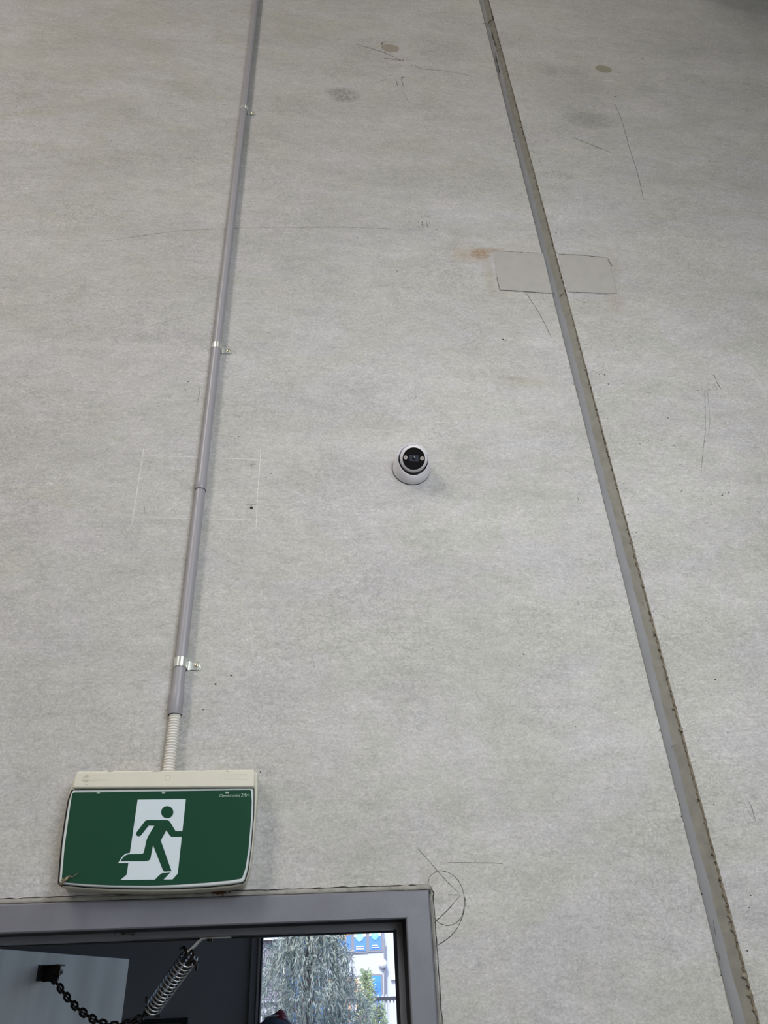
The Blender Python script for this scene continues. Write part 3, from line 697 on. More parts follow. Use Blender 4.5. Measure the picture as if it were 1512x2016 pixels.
bm = N(); tube(bm, [W(x_, y_, -.0585) for x_, y_ in [(121,1731),(124,1732),(125,1736)]], [.0015, .0022, .001], 6); obj('fragment', bm, M_dry, t_)
bm = N(); tube(bm, [W(x_, y_, -.057) for x_, y_ in [(118,1738),(120,1742),(122,1746)]], [.0015, .002, .001], 6); obj('fragment', bm, M_mud, t_)
n_ = thing('mud_nest', W(434, 1757, -.004), 'small brown insect nest on the wall under the exit sign', 'nest')
bm = N()
for i in range(44):
    c = W(433 + rnd.gauss(0, 8), 1756 + rnd.gauss(0, 2.8), -.003); s = rnd.uniform(.0012, .0036)
    tube(bm, [c, c + Vector((rnd.uniform(-1, 1), rnd.uniform(-1, 0), rnd.uniform(-1, 1))) * s * 1.6], [s, s * .6], 6)
obj('crust', bm, M_mud, n_, smooth=True)
n_ = thing('mud_flakes', W(394, 1754, -.004), 'dark flaking mud scraps left of the insect nest', 'debris')
bm = N()
for x_, y_ in ((388,1752),(392,1753),(396,1757),(398,1755),(381,1762),(378,1764),(394,1750)):
    c = W(x_, y_, -.001); tube(bm, [c, c + Vector((.004, -.002, rnd.uniform(-.003, .003)))], [.0018, .0009], 5)
obj('crust', bm, M_mud, n_)

# ------------------------------------------------------------------ conduit run
XC = -.2625; YC = -.0145
cd = thing('conduit', (XC, YC, CZ + .47), 'long grey plastic conduit running up wall above exit sign', 'conduit')
def vt(bm, z0, z1, r0, r1=None, n=28, x0=XC, x1=None):
    x1 = x0 if x1 is None else x1; r1 = r1 or r0
    lathe(bm, [(r0, 0), (r1, (Vector((x1, YC, z1)) - Vector((x0, YC, z0))).length)], (x0, YC, z0), Vector((x1 - x0, 0, z1 - z0)), n, True, True)
bm = N(); vt(bm, CZ + 1.145, 7.55, .0126); obj('upper_pipe', bm, M_pvc, cd, smooth='auto')
bm = N(); lathe(bm, [(.0127, .045), (.0132, .038), (.0146, .030), (.0147, .001), (.0140, 0)], (XC, YC, CZ + 1.120), (0, 0, 1), 28); obj('socket', bm, M_pvc, cd, smooth='auto')
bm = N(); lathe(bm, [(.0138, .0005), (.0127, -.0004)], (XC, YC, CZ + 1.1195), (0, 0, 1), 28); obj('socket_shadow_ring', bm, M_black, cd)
bm = N(); vt(bm, CZ + .580, CZ + 1.125, .0126); obj('lower_pipe', bm, M_pvc, cd, smooth='auto')
bm = N(); lathe(bm, [(.0126, .065), (.0130, .058), (.0145, .045), (.0145, .001), (.0138, 0)], (XC + .0005, YC, CZ + .541), (0, 0, 1), 28); obj('socket', bm, M_pvc, cd, smooth='auto')
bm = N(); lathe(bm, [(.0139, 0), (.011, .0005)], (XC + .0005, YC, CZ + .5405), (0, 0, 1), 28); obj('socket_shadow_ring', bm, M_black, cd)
fx = [(XC + .0005 + .0 * t, YC - .004 * math.sin(t * 3), CZ + .555 - t * .13) for t in [i / 10 for i in range(11)]]
bm = N(); prof = []; ribs = 24; Lf = .135
for i in range(ribs):
    h = Lf * i / ribs; q = Lf / ribs
    prof += [(.0076, h), (.0076, h + q * .26), (.0114, h + q * .30), (.0121, h + q * .6), (.0117, h + q * .90)]
lathe(bm, prof, (XC + .001, YC, CZ + .548), Vector((.0, -.03, -1)), 28)
obj('corrugated_sleeve', bm, M_flex, cd, smooth=True, label='pale ribbed flexible sleeve entering the sign')

# saddle clips
def saddle(zc, tilt, label):
    o = thing('pipe_clip', (XC, 0, zc), label, 'pipe clip', 'zinc saddle clips holding the conduit')
    bm = N(); h = .0105; R = .0136; t = .0011; secs = []
    # path in plan (x,y): hook round the left side, over the pipe, down to the wall, out along the tab
    path = []
    for k in range(15):
        a = math.radians(205 - k * (205 + 8) / 14); path.append((XC + R * math.cos(a), YC - R * math.sin(a)))
    path += [(XC + R + .0004, -.006), (XC + R + .0014, -.0022), (XC + R + .004, -.0013)]
    tabx = XC + R + .029
    path += [(tabx - .008, -.0013)]
    prev = None; nP = len(path)
    for i, (x_, y_) in enumerate(path):
        x2, y2 = path[min(i+1, nP-1)]; x1, y1 = path[max(i-1, 0)]; d_ = Vector((x2 - x1, y2 - y1)).normalized(); nn = Vector((-d_.y, d_.x)) * t / 2
        f = max(0, min(1, (i - 14) / 3)); dz = -.0 * f
        v = [bm.verts.new((x_ + nn.x, y_ + nn.y, zc - h)), bm.verts.new((x_ - nn.x, y_ - nn.y, zc - h)), bm.verts.new((x_ - nn.x, y_ - nn.y, zc + h)), bm.verts.new((x_ + nn.x, y_ + nn.y, zc + h))]
        if prev:
            for k in range(4): bm.faces.new((prev[k], prev[(k+1) % 4], v[(k+1) % 4], v[k]))
        else: bm.faces.new(v)
        prev = v
    bm.faces.new(prev[::-1]); obj('saddle', bm, M_zinc, o, smooth='auto')
    bm = N(); x0 = tabx - .0085; P = [(x0, zc - h), (tabx - .003, zc - h), (tabx, zc - h + .004), (tabx + .0008, zc), (tabx, zc + h - .004), (tabx - .003, zc + h), (x0, zc + h)]
    prism(bm, P, -.0019, -.0006); obj('tab', bm, M_zinc, o, bevel=.0004)
    bm = N(); prism(bm, fillet([(x0 - .013, zc - h), (x0 + .003, zc - h), (x0 + .003, zc - h + .0022), (x0 - .013, zc - h + .0022)], .001), -.0028, -.0012); prism(bm, fillet([(x0 - .013, zc + h - .0022), (x0 + .003, zc + h - .0022), (x0 + .003, zc + h), (x0 - .013, zc + h)], .001), -.0028, -.0012)
    obj('pressed_rib', bm, M_zinc, o)
    sx = tabx - .0095
    bm = N(); lathe(bm, [(.0076, .0015), (.0076, .0026), (.0045, .0030)], (sx, 0, zc), (0, -1, 0), 22, cap1=False); obj('washer', bm, M_zinc, o, smooth='auto')
    bm = N(); lathe(bm, [(.0052, .0028), (.0050, .0042), (.0036, .0052), (.0018, .0056)], (sx, 0, zc), (0, -1, 0), 18, cap1=True); obj('screw_head', bm, mat('passivated_screw', (214, 208, 178), .3, metal=1), o, smooth='auto')
    bm = N(); box(bm, sx - .0016, sx + .0016, -.00575, -.0055, zc - .0004, zc + .0004); box(bm, sx - .0004, sx + .0004, -.00576, -.0055, zc - .0016, zc + .0016); obj('screw_recess', bm, M_black, o)
saddle(W(385, 1311).z, 0, 'zinc saddle clip on the conduit nearest above the exit sign')
saddle(W(449, 692).z, 0, 'middle one of three zinc conduit clips, screwed right of pipe')
saddle(W(495, 224).z, 0, 'topmost zinc conduit clip, high up the wall')

# ------------------------------------------------------------------ security camera
bc = Vector((.2835, 0, CZ + 1.214)); sc_ = thing('security_camera', bc, 'white turret security camera with black face on concrete wall', 'security camera')
eye = Vector((0, -D, CZ)); 
bm = N(); n = 56; rows = []
def hl_(a, d0, d1):       # lip height grows toward the top
    return d0 + (d1 - d0) * (.5 + .5 * math.sin(a)) ** .8
prof = [(.0495, .0, 0), (.0500, .004, 0), (.0492, .012, 0), (.0470, .022, .15), (.0440, .6, 1), (.0418, .94, 1), (.0412, 1.0, 1), (.0402, .985, 1), (.0396, .90, 1), (.0392, .6, 1), (.0388, .1, 1)]
for r0, h, mode in prof:
    ring = []
    for k in range(n):
        a = 2 * math.pi * k / n; top_h = hl_(a, .030, .062)
        hh = h if mode == 0 else (.022 + (top_h - .022) * (0 if mode == .15 else h)) if mode else h
        if mode == .15: hh = .022
        ring.append(bm.verts.new((bc.x + r0 * math.cos(a), -hh, bc.z + r0 * math.sin(a))))
    rows.append(ring)
for A_, B_ in zip(rows, rows[1:]):
    for k in range(n): bm.faces.new((A_[k], A_[(k+1) % n], B_[(k+1) % n], B_[k]))
obj('housing', bm, M_camw, sc_, smooth='auto')
bm = N(); lathe(bm, [(.0505, -.0002), (.0505, .0022), (.0485, .0024)], bc, (0, -1, 0), 48, cap0=True); obj('base_gasket', bm, mat('dark_gasket', (60, 60, 66), .7), sc_, smooth='auto')
sb = bc + Vector((.001, -.047, .0015)); fd = (eye - sb).normalized()
fcen = W(816.5, 902, -.075)
fd = (fcen - sb).normalized(); fd = (fd * .25 + (eye - sb).normalized() * .75).normalized()
RB = .0370
bm = N(); prof = []
for i in range(22):
    a = math.radians(150 - i * (150 - 56) / 21); prof.append((RB * math.sin(a), RB * math.cos(a)))
prof += [(.0304, .0212), (.0300, .0222), (.0295, .0222), (.0293, .0205)]
lathe(bm, prof, sb, fd, 48, cap0=True); obj('eyeball', bm, M_camw, sc_, smooth='auto')
bm = N(); lathe(bm, [(.001, .0216), (.0293, .0214)], sb, fd, 48); 
obj('face_plate', bm, M_camb, sc_, smooth=True)
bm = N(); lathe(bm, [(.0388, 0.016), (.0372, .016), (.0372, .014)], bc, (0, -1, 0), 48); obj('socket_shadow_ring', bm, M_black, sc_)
u_ = Vector((1, 0, 0)); u_ = (u_ - fd * u_.dot(fd)).normalized(); v_ = fd.cross(u_); v_ = v_ if v_.z > 0 else -v_
u_ = (u_ + v_ * -.03).normalized()
bm = N(); pl = fillet([(-.0125, -.0065), (.0125, -.0065), (.0125, .0095), (-.0125, .0095)], .0015)
a_ = [bm.verts.new(sb + fd * .0226 + u_ * x_ + v_ * y_) for x_, y_ in pl]; b_ = [bm.verts.new(sb + fd * .0212 + u_ * x_ + v_ * y_) for x_, y_ in pl]
bm.faces.new(a_)
for i in range(len(pl)): bm.faces.new((a_[i], b_[i], b_[(i+1) % len(pl)], a_[(i+1) % len(pl)]))
lw = obj('lens_window', bm, M_lens, sc_)
bm = N(); lathe(bm, [(.0005, .0235), (.0022, .0234), (.0030, .0229), (.0042, .0231), (.0046, .0226)], sb + v_ * .0015, fd, 24); obj('lens', bm, M_camb, sc_, smooth=True)
for s_ in (-1, 1):
    c_ = sb + u_ * (s_ * .0215) + v_ * .002
    bm = N(); lathe(bm, [(.0052, .0214), (.0050, .0226), (.0036, .0228), (.0030, .0222), (.0012, .0222)], c_, fd, 20); ld = obj('infrared_lamp', bm, M_led, sc_, smooth='auto')
    bm = N(); lathe(bm, [(.0002, .0226), (.0018, .0225)], c_, fd, 14); obj('lamp_chip', bm, M_porch, ld)

# ------------------------------------------------------------------ outside: porch, ground, fence, trees, building
tag(obj('floor_outside', boxbm(-40, 60, .0, 90, -.2, -.02), mat('asphalt', (120, 118, 116), .9, var=.2, vscale=3)), kind='structure')
YP = 2.6; pe = W(490, 1990, YP).x
wp = thing('wall_porch', (0, YP, 0), kind='structure')
obj('cladding', boxbm(-4.5, pe, YP, YP + .12, 0, 3.2), M_porch, wp)
pw = thing('trim_2', (0, YP, 0), kind='structure')
x1, x2, x3 = W(503, 2000, YP - .02).x, W(507.5, 2000, YP - .02).x, W(511, 2000, YP - .02).x
obj('corner_post', boxbm(pe, x1, YP - .02, YP + .12, 0, 3.2), M_porch, pw)
obj('corner_bead', boxbm(x1, x2, YP - .03, YP + .10, 0, 3.2), M_post, pw)
obj('corner_seal', boxbm(x2, x3, YP - .02, YP + .10, 0, 3.2), M_black, pw)
tag(obj('wall_porch_side', boxbm(-4.6, -4.5, .15, YP + .12, 0, 3.2), M_porch), kind='structure')
tag(obj('added_porch_roof', boxbm(-4.6, .4, .15, YP + .12, 3.2, 3.32), mat('added_porch_soffit', (90, 90, 92), .8)), kind='structure')  # unseen roof added to keep the porch and door leaf in shade
# framed panel hanging on the porch wall
nb = thing('framed_notice', W(330, 2016, YP), 'black framed dark panel on the porch wall behind the spring', 'picture')
a = W(244, 2010, YP); b = W(371, 2003, YP)
x0, x1_, zt = a.x - .02, b.x, b.z
bm = N(); t_ = .018
for q in ((x0, x1_, zt - t_, zt), (x0, x1_, zt - .55, zt - .55 + t_), (x0, x0 + t_, zt - .55 + t_, zt - t_), (x1_ - t_, x1_, zt - .55 + t_, zt - t_)): box(bm, q[0], q[1], YP - .03, YP, q[2], q[3])
obj('frame', bm, M_black, nb, bevel=.002)
obj('mount', boxbm(x0 + t_, x1_ - t_, YP - .012, YP, zt - .55 + t_, zt - t_), mat('grey_mount', (92, 92, 90), .8), nb)
obj('backing', boxbm(x0 + .05, x1_ - .045, YP - .014, YP - .011, zt - .50, zt - .045), M_black, nb)

# fence
FYY = 18.4
fn = thing('palisade_fence', (W(700, 1996, FYY).x, FYY, 0), 'black steel palisade fence behind the trees outside', 'fence')
M_fence = mat('dark_fence_paint', (52, 58, 72), .5); M_fence2 = mat('galvanised_fence', (186, 192, 206), .45)
fx0 = W(500, 1990, FYY).x - 1.5; fx1 = W(790, 1990, FYY).x + 2.0; zr = W(762, 1966, FYY).z; zt = W(762, 1957, FYY).z
for z_ in (zr, .35):
    obj('rail', boxbm(fx0, fx1, FYY - .06, FYY - .013, z_ - .035, z_ + .035), M_fence, fn)
pkm = None; x = fx0 + .03; sp_ = (W(769.5, 1960, FYY) - W(762, 1960, FYY)).x
while x < fx1:
    if pkm is None:
        bm = N(); prism(bm, [(-.016, 0), (.016, 0), (.016, zt - .05), (.011, zt - .02), (.018, zt - .01), (.004, zt), (-.012, zt - .03), (-.016, zt - .05)], -.012, 0)
        pkm = bpy.data.meshes.new('picket'); bmesh.ops.recalc_face_normals(bm, faces=bm.faces); bm.to_mesh(pkm); bm.free(); pkm.materials.append(M_fence2)
    o = bpy.data.objects.new('picket', pkm); C.objects.link(o); o.parent = fn; o.location = Vector((x, FYY, 0)) - ORI[fn.name]; x += sp_
for xx in (fx0, (fx0 + fx1) / 2 - .9, fx1): obj('post', boxbm(xx - .03, xx + .03, FYY, FYY + .06, 0, zr + .05), M_fence, fn)

# building far behind
BY = 48.4
def bpt(px, py, y=BY): return W(px, py, y)
bd = thing('office_building', (bpt(700, 1996).x, BY, 0), 'pale grey building with blue and orange poster windows across the yard', 'building')
M_bw = mat('pale_render', (186, 194, 214), .8, var=.03, vscale=.5)
xl = bpt(562, 1900).x; xr = bpt(757, 1900).x
obj('wall', boxbm(xl, xr, BY, BY + 6, 0, 11), M_bw, bd)
obj('side_wall', boxbm(xr, xr + 7, BY + .25, BY + 6, 0, 11), M_bw, bd)
M_blue = mat('blue_print', (84, 136, 218), .4); M_blue2 = mat('deep_blue_print', (70, 142, 232), .4); M_or = mat('orange_print', (240, 184, 130), .4); M_cy = mat('cyan_print', (150, 226, 234), .4); M_cy2 = mat('teal_print', (120, 206, 226), .4)
M_cream2 = mat('cream_print', (240, 226, 196), .4); M_wfr = mat('window_frame_grey', (124, 130, 146), .5); M_wp = mat('white_print', (236, 242, 250), .4); M_skin = mat('peach_print', (228, 168, 140), .4)
def win(px0, px1, py0, py1, base, extra=(), name='window'):
    a = bpt((px0), py0); b = bpt(px1, py1); za = max(a.z, b.z); zb = min(bpt(px0, py1).z, b.z); za = bpt(px0, py0).z
    x0, x1 = bpt(px0, py1).x, b.x
    f = obj(name, boxbm(x0, x1, BY - .08, BY + .02, zb, za), M_wfr, bd)
    g = .10; p_ = obj('poster', boxbm(x0 + g, x1 - g, BY - .10, BY - .05, zb + g, za - g), base, f)
    for qi, (u0, u1, w0, w1, mt, kind) in enumerate(extra):
        X0 = x0 + g + (x1 - x0 - 2*g) * u0; X1 = x0 + g + (x1 - x0 - 2*g) * u1; Z0 = zb + g + (za - zb - 2*g) * w0; Z1 = zb + g + (za - zb - 2*g) * w1
        bm = N()
        yq = -.12 if kind != 'top' else -.14
        if kind == 'disc': prism(bm, [((X0+X1)/2 + (X1-X0)/2 * math.cos(q), (Z0+Z1)/2 + (Z1-Z0)/2 * math.sin(q)) for q in [i * math.pi / 16 for i in range(32)]], BY - .13 - .01 * qi, BY - .09)
        elif kind == 'tri': prism(bm, [(X0, Z1), (X1, Z1), (X1, Z0 + (Z1-Z0)*.5), ((X0*.3+X1*.7), Z0 + (Z1-Z0)*.45), ((X0+X1)/2, Z0), (X0, Z0 + (Z1-Z0)*.35)], BY - .12, BY - .09)
        elif kind == 'blobs':
            k = 7
            for i in range(k):
                w_ = (X1 - X0) / k; bz_ = rnd.uniform(-.1, .1) * (Z1-Z0)
                prism(bm, fillet([(X0 + w_*i, Z0 + bz_), (X0 + w_*(i+.92), Z0 + bz_), (X0 + w_*(i+.92), Z1 + bz_), (X0 + w_*i, Z1 + bz_)], .04, 2), BY - .15, BY - .12)
        else: box(bm, X0, X1, BY + yq, BY - .09, Z0, Z1)
        obj('print', bm, mt, f)
    return f
win(662, 694, 1825, 1879, M_blue, [(0, 1, .45, 1, M_or, 'tri'), (.05, .8, .16, .20, M_wp, 'blobs'), (.15, .8, .07, .11, M_wp, 'blobs')])
win(694, 724, 1825, 1876, M_blue, [(0, 1, .62, 1, M_cream2, 'box'), (.13, .80, .42, .86, M_cy, 'disc'), (.15, .8, .17, .22, M_wp, 'blobs'), (.15, .82, .07, .12, M_wp, 'blobs')])
win(724, 754, 1825, 1873.5, M_blue, [(0, 1, .64, 1, M_wp, 'box'), (.18, .80, .46, .88, M_cy2, 'disc'), (.3, .65, .60, .78, M_cy, 'disc'), (.25, .7, .18, .23, M_wp, 'blobs'), (.2, .82, .08, .13, M_wp, 'blobs')])
win(640, 696, 1923, 2060, M_porch, [(0, 1, .955, 1, M_or, 'box'), (.8, 1, .3, .7, M_skin, 'disc'), (.3, 1, 0, .33, M_blue, 'box')])
win(696, 733, 1921, 2060, M_cream2, [(0, .2, 0, 1, M_or, 'box'), (.3, .8, .52, .72, M_or, 'disc'), (.1, .8, .15, .40, M_skin, 'disc')])
win(733, 757, 1918, 2060, M_blue2, [(0, 1, 0, .79, M_blue, 'box'), (.35, 1.0, .76, .92, mat('mid_blue_print', (70, 130, 236), .4), 'disc')])
win(560, 640, 1922, 2060, M_blue, [(.6, .95, .4, .98, M_blue2, 'box')])
win(590, 660, 1825, 1880, M_blue, [(.0, 1, .5, 1, M_skin, 'box')])
bm = N(); tube(bm, [bpt(758.5, 2010, BY - .1), bpt(757, 1850, BY - .1)], .05, 8); obj('downpipe', bm, M_wfr, bd, smooth='auto')
c_ = bpt(753.5, 1897, BY - .25); bm = N(); lathe(bm, [(.06, 0), (.22, .05), (.24, .2), (.12, .36), (.01, .4)], (c_.x, BY, c_.z), (0, -1, 0), 16, cap0=True); obj('dome_camera', bm, M_wp, bd, smooth=True)
a = bpt(769, 1900); b = bpt(776, 1929); obj('wall_light', boxbm(a.x, b.x + .3, BY + .05, BY + .25, b.z, a.z), M_wp, bd)
# neighbour: dark brick wall with a blue fascia
NY = 44.4
nbg = thing('brick_building', (W(500, 1996, NY).x, NY, 0), 'dark brick building with blue fascia left of the big tree', 'building')
M_brick = bpy.data.materials.new('dark_brickwork'); M_brick.use_nodes = True; t = M_brick.node_tree; bk = t.nodes.new('ShaderNodeTexBrick'); tc = t.nodes.new('ShaderNodeTexCoord'); mp = t.nodes.new('ShaderNodeMapping'); mp.inputs['Rotation'].default_value = (math.radians(90), 0, 0)
bk.inputs['Scale'].default_value = 2.2; bk.inputs['Color1'].default_value = (*srgb((104, 102, 122)), 1); bk.inputs['Color2'].default_value = (*srgb((88, 86, 108)), 1); bk.inputs['Mortar'].default_value = (*srgb((140, 140, 156)), 1); bk.inputs['Mortar Size'].default_value = .03
t.links.new(tc.outputs['Object'], mp.inputs[0]); t.links.new(mp.outputs[0], bk.inputs[0]); t.links.new(bk.outputs[0], t.nodes['Principled BSDF'].inputs['Base Color'])
f1 = W(530, 1851.5, NY).z; f2 = W(530, 1846.5, NY).z; xe = W(556, 1900, NY).x
obj('wall', boxbm(xe - 14, xe, NY, NY + 3.5, 0, f1), M_brick, nbg)
obj('soffit_band', boxbm(xe - 14.2, xe + .2, NY - .4, NY + 3.5, f1, f2), M_wp, nbg)
obj('fascia', boxbm(xe - 14.2, xe + .2, NY - .45, NY + 3.5, f2, f2 + .5), mat('bright_blue_fascia', (40, 150, 226), .5), nbg)
obj('upper_wall', boxbm(xe - 14.2, xe + .2, NY - .3, NY + 3.5, f2 + .5, f2 + 2.2), M_wp, nbg)

# trees
def leafmesh(bm, p, d, ln, w, rn):
    s = d.cross(Vector((rn.uniform(-1, 1), rn.uniform(-1, 1), rn.uniform(-1, 1)))).normalized() * w / 2
    a = bm.verts.new(p); b = bm.verts.new(p + d * ln * .45 + s); c = bm.verts.new(p + d * ln); e_ = bm.verts.new(p + d * ln * .45 - s)
    bm.faces.new((a, b, c, e_))
def leafmat(name, c1, c2):
    M = mat(name, c1, .5, col2=c2, vscale=3); t = M.node_tree; b = t.nodes['Principled BSDF']
    tr = t.nodes.new('ShaderNodeBsdfTranslucent'); mx = t.nodes.new('ShaderNodeMixShader'); mx.inputs[0].default_value = .35
    src = b.inputs['Base Color'].links[0].from_socket; t.links.new(src, tr.inputs[0]); out = t.nodes['Material Output']
    t.links.new(b.outputs[0], mx.inputs[1]); t.links.new(tr.outputs[0], mx.inputs[2]); t.links.new(mx.outputs[0], out.inputs[0]); return M
rn = random.Random(11)
TY = 6.4; tb = Vector((W(600, 2000, TY).x, TY, 0))
tr = thing('weeping_tree', tb, 'large grey green weeping tree filling the doorway view', 'tree')
M_bark = mat('grey_bark', (146, 140, 142), .9, var=.3, vscale=20, bump=.5, bscale=60)
bm = N(); tube(bm, [tb, tb + Vector((.03, 0, 1)), tb + Vector((0, .03, 2.2)), tb + Vector((.08, 0, 3.4)), tb + Vector((.1, 0, 4.3))], [.06, .042, .028, .016, .006], 10); obj('trunk', bm, M_bark, tr, smooth=True)
bmb = N(); bml = N(); cxm = W(608, 1950, TY).x
def crown_r(z): return .20 + .38 * max(0, min(1, (2.62 - z) / .7)) if z < 2.62 else .22 * max(.15, (4.3 - z) / 1.7)
for i in range(620):
    z0 = rn.uniform(1.0, 4.1) if i % 3 else rn.uniform(1.7, 2.8); a = rn.uniform(0, 2 * math.pi); fr_ = rn.random() ** .55
    rad = crown_r(z0) * fr_
    end = Vector((cxm + math.cos(a) * rad, TY + math.sin(a) * rad, z0))
    if i % 7 == 0:
        st_ = Vector((tb.x + .03, TY, z0 - .35)); tube(bmb, [st_, st_.lerp(end, .5) + Vector((0, 0, .03)), end], [.008, .005, .002], 5)
    for j in range(3):
        q = end + Vector((rn.uniform(-.06, .06), rn.uniform(-.06, .06), rn.uniform(-.05, .05)))
        ln = rn.uniform(.14, .34); out = Vector((math.cos(a) + rn.uniform(-.9, .9), math.sin(a) + rn.uniform(-.9, .9), 0)).normalized()
        prevp = q; npt = 7; tw = [q]
        for k in range(1, npt + 1):
            f = k / npt; p_ = q + out * ln * .45 * (f ** .7) + Vector((0, 0, .06 * math.sin(f * 3) - ln * .8 * f * f)); tw.append(p_)
            for s_ in range(2):
                dd = ((p_ - prevp).normalized() + Vector((rn.uniform(-.7, .7), rn.uniform(-.7, .7), rn.uniform(-.8, .2)))).normalized()
                leafmesh(bml, p_, dd, rn.uniform(.045, .09), rn.uniform(.007, .013), rn)
            prevp = p_
        tube(bmb, tw[::3], .0012, 3, caps=False)
obj('branches', bmb, M_bark, tr, kind='stuff'); obj('foliage', bml, leafmat('grey_green_leaf', (194, 206, 202), (126, 146, 150)), tr, smooth='keep', kind='stuff')
# young conifer-like tree by the fence
TY2 = 15.5
def small_tree(px, pytop, TY2, R, label, nn=170):
    b0 = Vector((W(px, 1996, TY2).x, TY2, 0)); H = W(px, pytop, TY2).z
    t2 = thing('young_tree', b0, label, 'tree')
    bm = N(); tube(bm, [b0, b0 + Vector((0, 0, H - .05))], [.04, .006], 8); obj('trunk', bm, M_bark, t2, smooth=True)
    bm = N(); bl = N()
    for i in range(nn):
        h = H * (.25 + .73 * rn.random() ** .8); a = rn.uniform(0, 6.28); rr = R * (1 - (h / H) ** 2.2) * rn.uniform(.5, 1) + .05
        s0 = b0 + Vector((0, 0, h - .12)); s1 = s0 + Vector((math.cos(a) * rr, math.sin(a) * rr, .16)); tube(bm, [s0, s1], .004, 3, caps=False)
        for j in range(14):
            p_ = s0.lerp(s1, rn.uniform(.15, 1)); dd = Vector((math.cos(a) + rn.uniform(-.8, .8), math.sin(a) + rn.uniform(-.8, .8), rn.uniform(-.5, .9))).normalized()
            leafmesh(bl, p_, dd, rn.uniform(.04, .09), rn.uniform(.015, .03), rn)
    obj('branches', bm, M_bark, t2, kind='stuff'); obj('foliage', bl, M_leafy, t2, smooth='keep', kind='stuff')
M_leafy = leafmat('bright_green_leaf', (210, 226, 196), (164, 188, 156))
small_tree(723, 1905, TY2, .42, 'slim bright green young tree in front of the blue poster window', 260)
small_tree(745, 1972, TY2 - .8, .40, 'low bright green shrub by the fence at the door jamb', 220)

# ------------------------------------------------------------------ person outside, only the crown of the head in view
PY = 2.0
hc = W(541, 2040, PY); hz = W(541, 2002, PY).z
ps = thing('person', (hc.x, PY, -.02), 'person outside in a dark grey cap over a raised red hood', 'person')
GZ = -.02; Ht = hz - GZ; hx = hc.x
def skin(name, verts, edges, radii, mt, parent, sub=2):
    me = bpy.data.meshes.new(name); me.from_pydata([Vector(v) - ORI[parent.name] for v in verts], edges, []); o = bpy.data.objects.new(name, me); C.objects.link(o); o.parent = parent
    md = o.modifiers.new('skin', 'SKIN'); md.use_smooth_shade = True
    for i, r in enumerate(radii): me.skin_vertices[0].data[i].radius = (r, r) if not isinstance(r, tuple) else r
    me.skin_vertices[0].data[0].use_root = True
    s_ = o.modifiers.new('sub', 'SUBSURF'); s_.levels = sub; s_.render_levels = sub; me.materials.append(mt); ORI[o.name] = ORI[parent.name]; return o
def P_(x_, y_, f): return (hx + x_, PY + y_, GZ + Ht * f)
V = [P_(0,0,.52), P_(0,0,.62), P_(0,.01,.74), P_(0,.01,.81), P_(0,0,.865), P_(-.09,0,.49), P_(-.10,-.01,.28), P_(-.11,.02,.05), P_(-.12,-.10,.02), P_(.09,0,.49), P_(.10,-.01,.28), P_(.11,.02,.05), P_(.12,-.10,.02),
     P_(-.17,.01,.80), P_(-.24,.03,.63), P_(-.25,-.02,.49), P_(.17,.01,.80), P_(.24,.03,.63), P_(.25,-.02,.49)]
E_ = [(0,1),(1,2),(2,3),(3,4),(0,5),(5,6),(6,7),(7,8),(0,9),(9,10),(10,11),(11,12),(3,13),(13,14),(14,15),(3,16),(16,17),(17,18)]
Rr = [(.15,.11),(.14,.10),(.17,.11),(.11,.08),.055,.085,.065,.048,.045,.085,.065,.048,.045,.062,.048,.036,.062,.048,.036]
M_cloth = mat('navy_work_clothes', (44, 48, 58), .9); M_sk = mat('skin', (190, 140, 115), .6); M_red = mat('red_hood_fabric', (120, 18, 28), .85, var=.25, vscale=30); M_cap = mat('dark_grey_cap_fabric', (62, 66, 78), .9, var=.25, vscale=40, bump=.3, bscale=600); M_trim = mat('pale_grey_trim', (170, 166, 170), .8)
skin('body', V, E_, Rr, M_cloth, ps)
hcn = Vector((hx, PY, hz - .125))
def ellip(bm, c, rx, ry, rz, nu=24, nv=14, v0=0, v1=math.pi, deform=None):
    rows = []
    for i in range(nv + 1):
        a = v0 + (v1 - v0) * i / nv; row = []
        for k in range(nu):
            b = 2 * math.pi * k / nu; p = Vector((rx * math.sin(a) * math.cos(b), ry * math.sin(a) * math.sin(b), rz * math.cos(a)))
            if deform: p = deform(p)
            row.append(bm.verts.new(Vector(c) + p))
        rows.append(row)
    for A_, B_ in zip(rows, rows[1:]):
        for k in range(nu): bm.faces.new((A_[k], A_[(k+1) % nu], B_[(k+1) % nu], B_[k]))
bm = N()
def hd(p):
    if p.z < 0: p.x *= 1 + p.z * 2.2; p.y *= 1 + p.z * 1.2
    return p
ellip(bm, hcn, .077, .098, .118, deform=hd)
tube(bm, [hcn + Vector((0, -.092, .01)), hcn + Vector((0, -.116, -.025)), hcn + Vector((0, -.090, -.032))], [.008, .014, .006], 8)
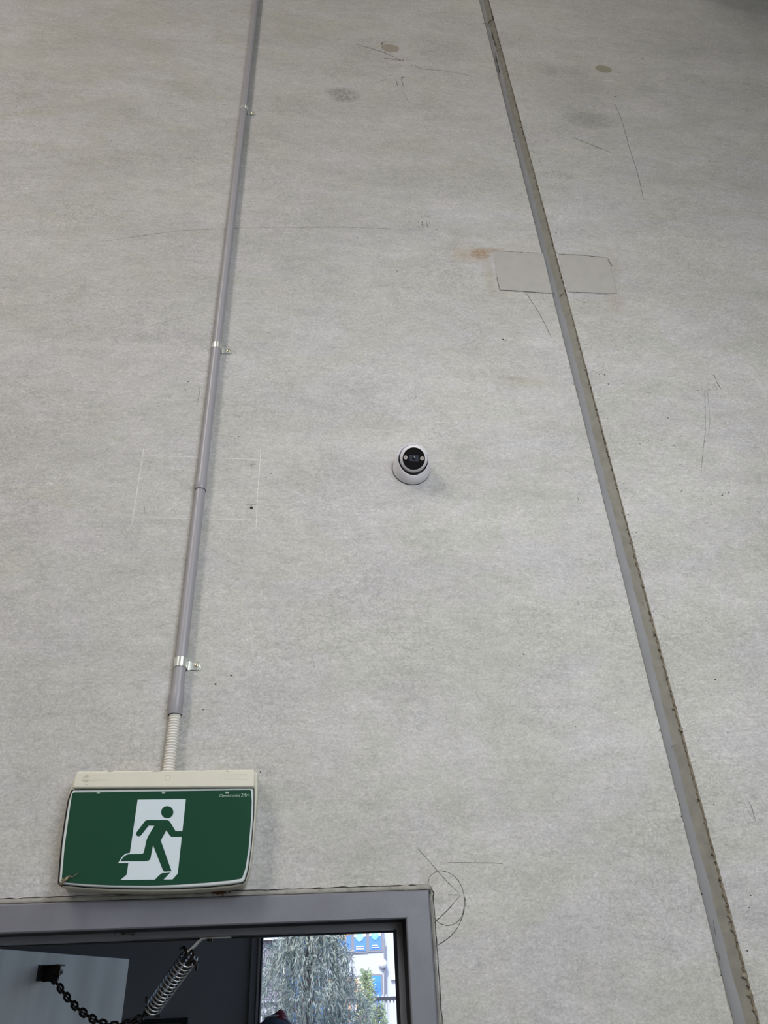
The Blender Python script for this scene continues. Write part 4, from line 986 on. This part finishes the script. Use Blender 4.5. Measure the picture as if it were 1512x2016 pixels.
for s_ in (-1, 1): ellip(bm, hcn + Vector((s_ * .08, .0, -.01)), .008, .02, .032, 10, 8)
obj('head', bm, M_sk, ps, smooth=True)
for s_ in (-1, 1):
    bm = N(); ellip(bm, hcn + Vector((s_ * .03, -.088, .005)), .013, .008, .009, 12, 8); obj('eye', bm, M_camb, ps, smooth=True)
bm = N(); tube(bm, [hcn + Vector((-.024, -.088, -.058)), hcn + Vector((0, -.096, -.060)), hcn + Vector((.024, -.088, -.058))], [.003, .006, .003], 8); obj('mouth', bm, M_red, ps, smooth=True)
for s_ in (-1, 1):
    hb = Vector(P_(s_ * .25, -.025, .485)); ho = thing('tmp', hb)
    bpy.data.objects.remove(ho)
    bm = N(); ellip(bm, hb + Vector((0, 0, -.04)), .018, .038, .05, 12, 8)
    for k in range(4): tube(bm, [hb + Vector((-.0 * s_, -.028 + k * .018, -.075)), hb + Vector((-.006 * s_, -.030 + k * .019, -.115)), hb + Vector((-.018 * s_, -.028 + k * .018, -.148 - (.008 if k in (1, 2) else 0)))], [.009, .0085, .007], 8)
    tube(bm, [hb + Vector((0, -.035, -.035)), hb + Vector((-.01 * s_, -.058, -.065)), hb + Vector((-.018 * s_, -.062, -.095))], [.011, .010, .008], 8)
    obj('hand', bm, M_sk, ps, smooth=True)
# cap dome, its pale trim, and the red hood standing up behind, peaked on the right
bm = N(); ellip(bm, hcn + Vector((-.004, 0, .012)), .096, .112, .113, 30, 9, 0, math.pi * .52); obj('cap', bm, M_cap, ps, smooth=True)
bm = N(); tube(bm, [hcn + Vector((-.004 + .098 * math.cos(a), -.015, .014 + .115 * math.sin(a))) for a in [math.radians(d) for d in range(8, 120, 8)]], .0035, 8); obj('trim', bm, M_trim, ps, smooth=True)
bm = N()
def hoodf(p):
    k = max(0, p.z) / .13
    g = math.exp(-((p.x - .040) / .024) ** 2); p.z += .032 * g * k
    if p.x < -.02: p.z -= .012 * k
    return p
ellip(bm, hcn + Vector((-.014, .035, .008)), .104, .110, .123, 36, 12, 0, math.pi * .62, hoodf); ho = obj('hood', bm, M_red, ps, smooth=True)
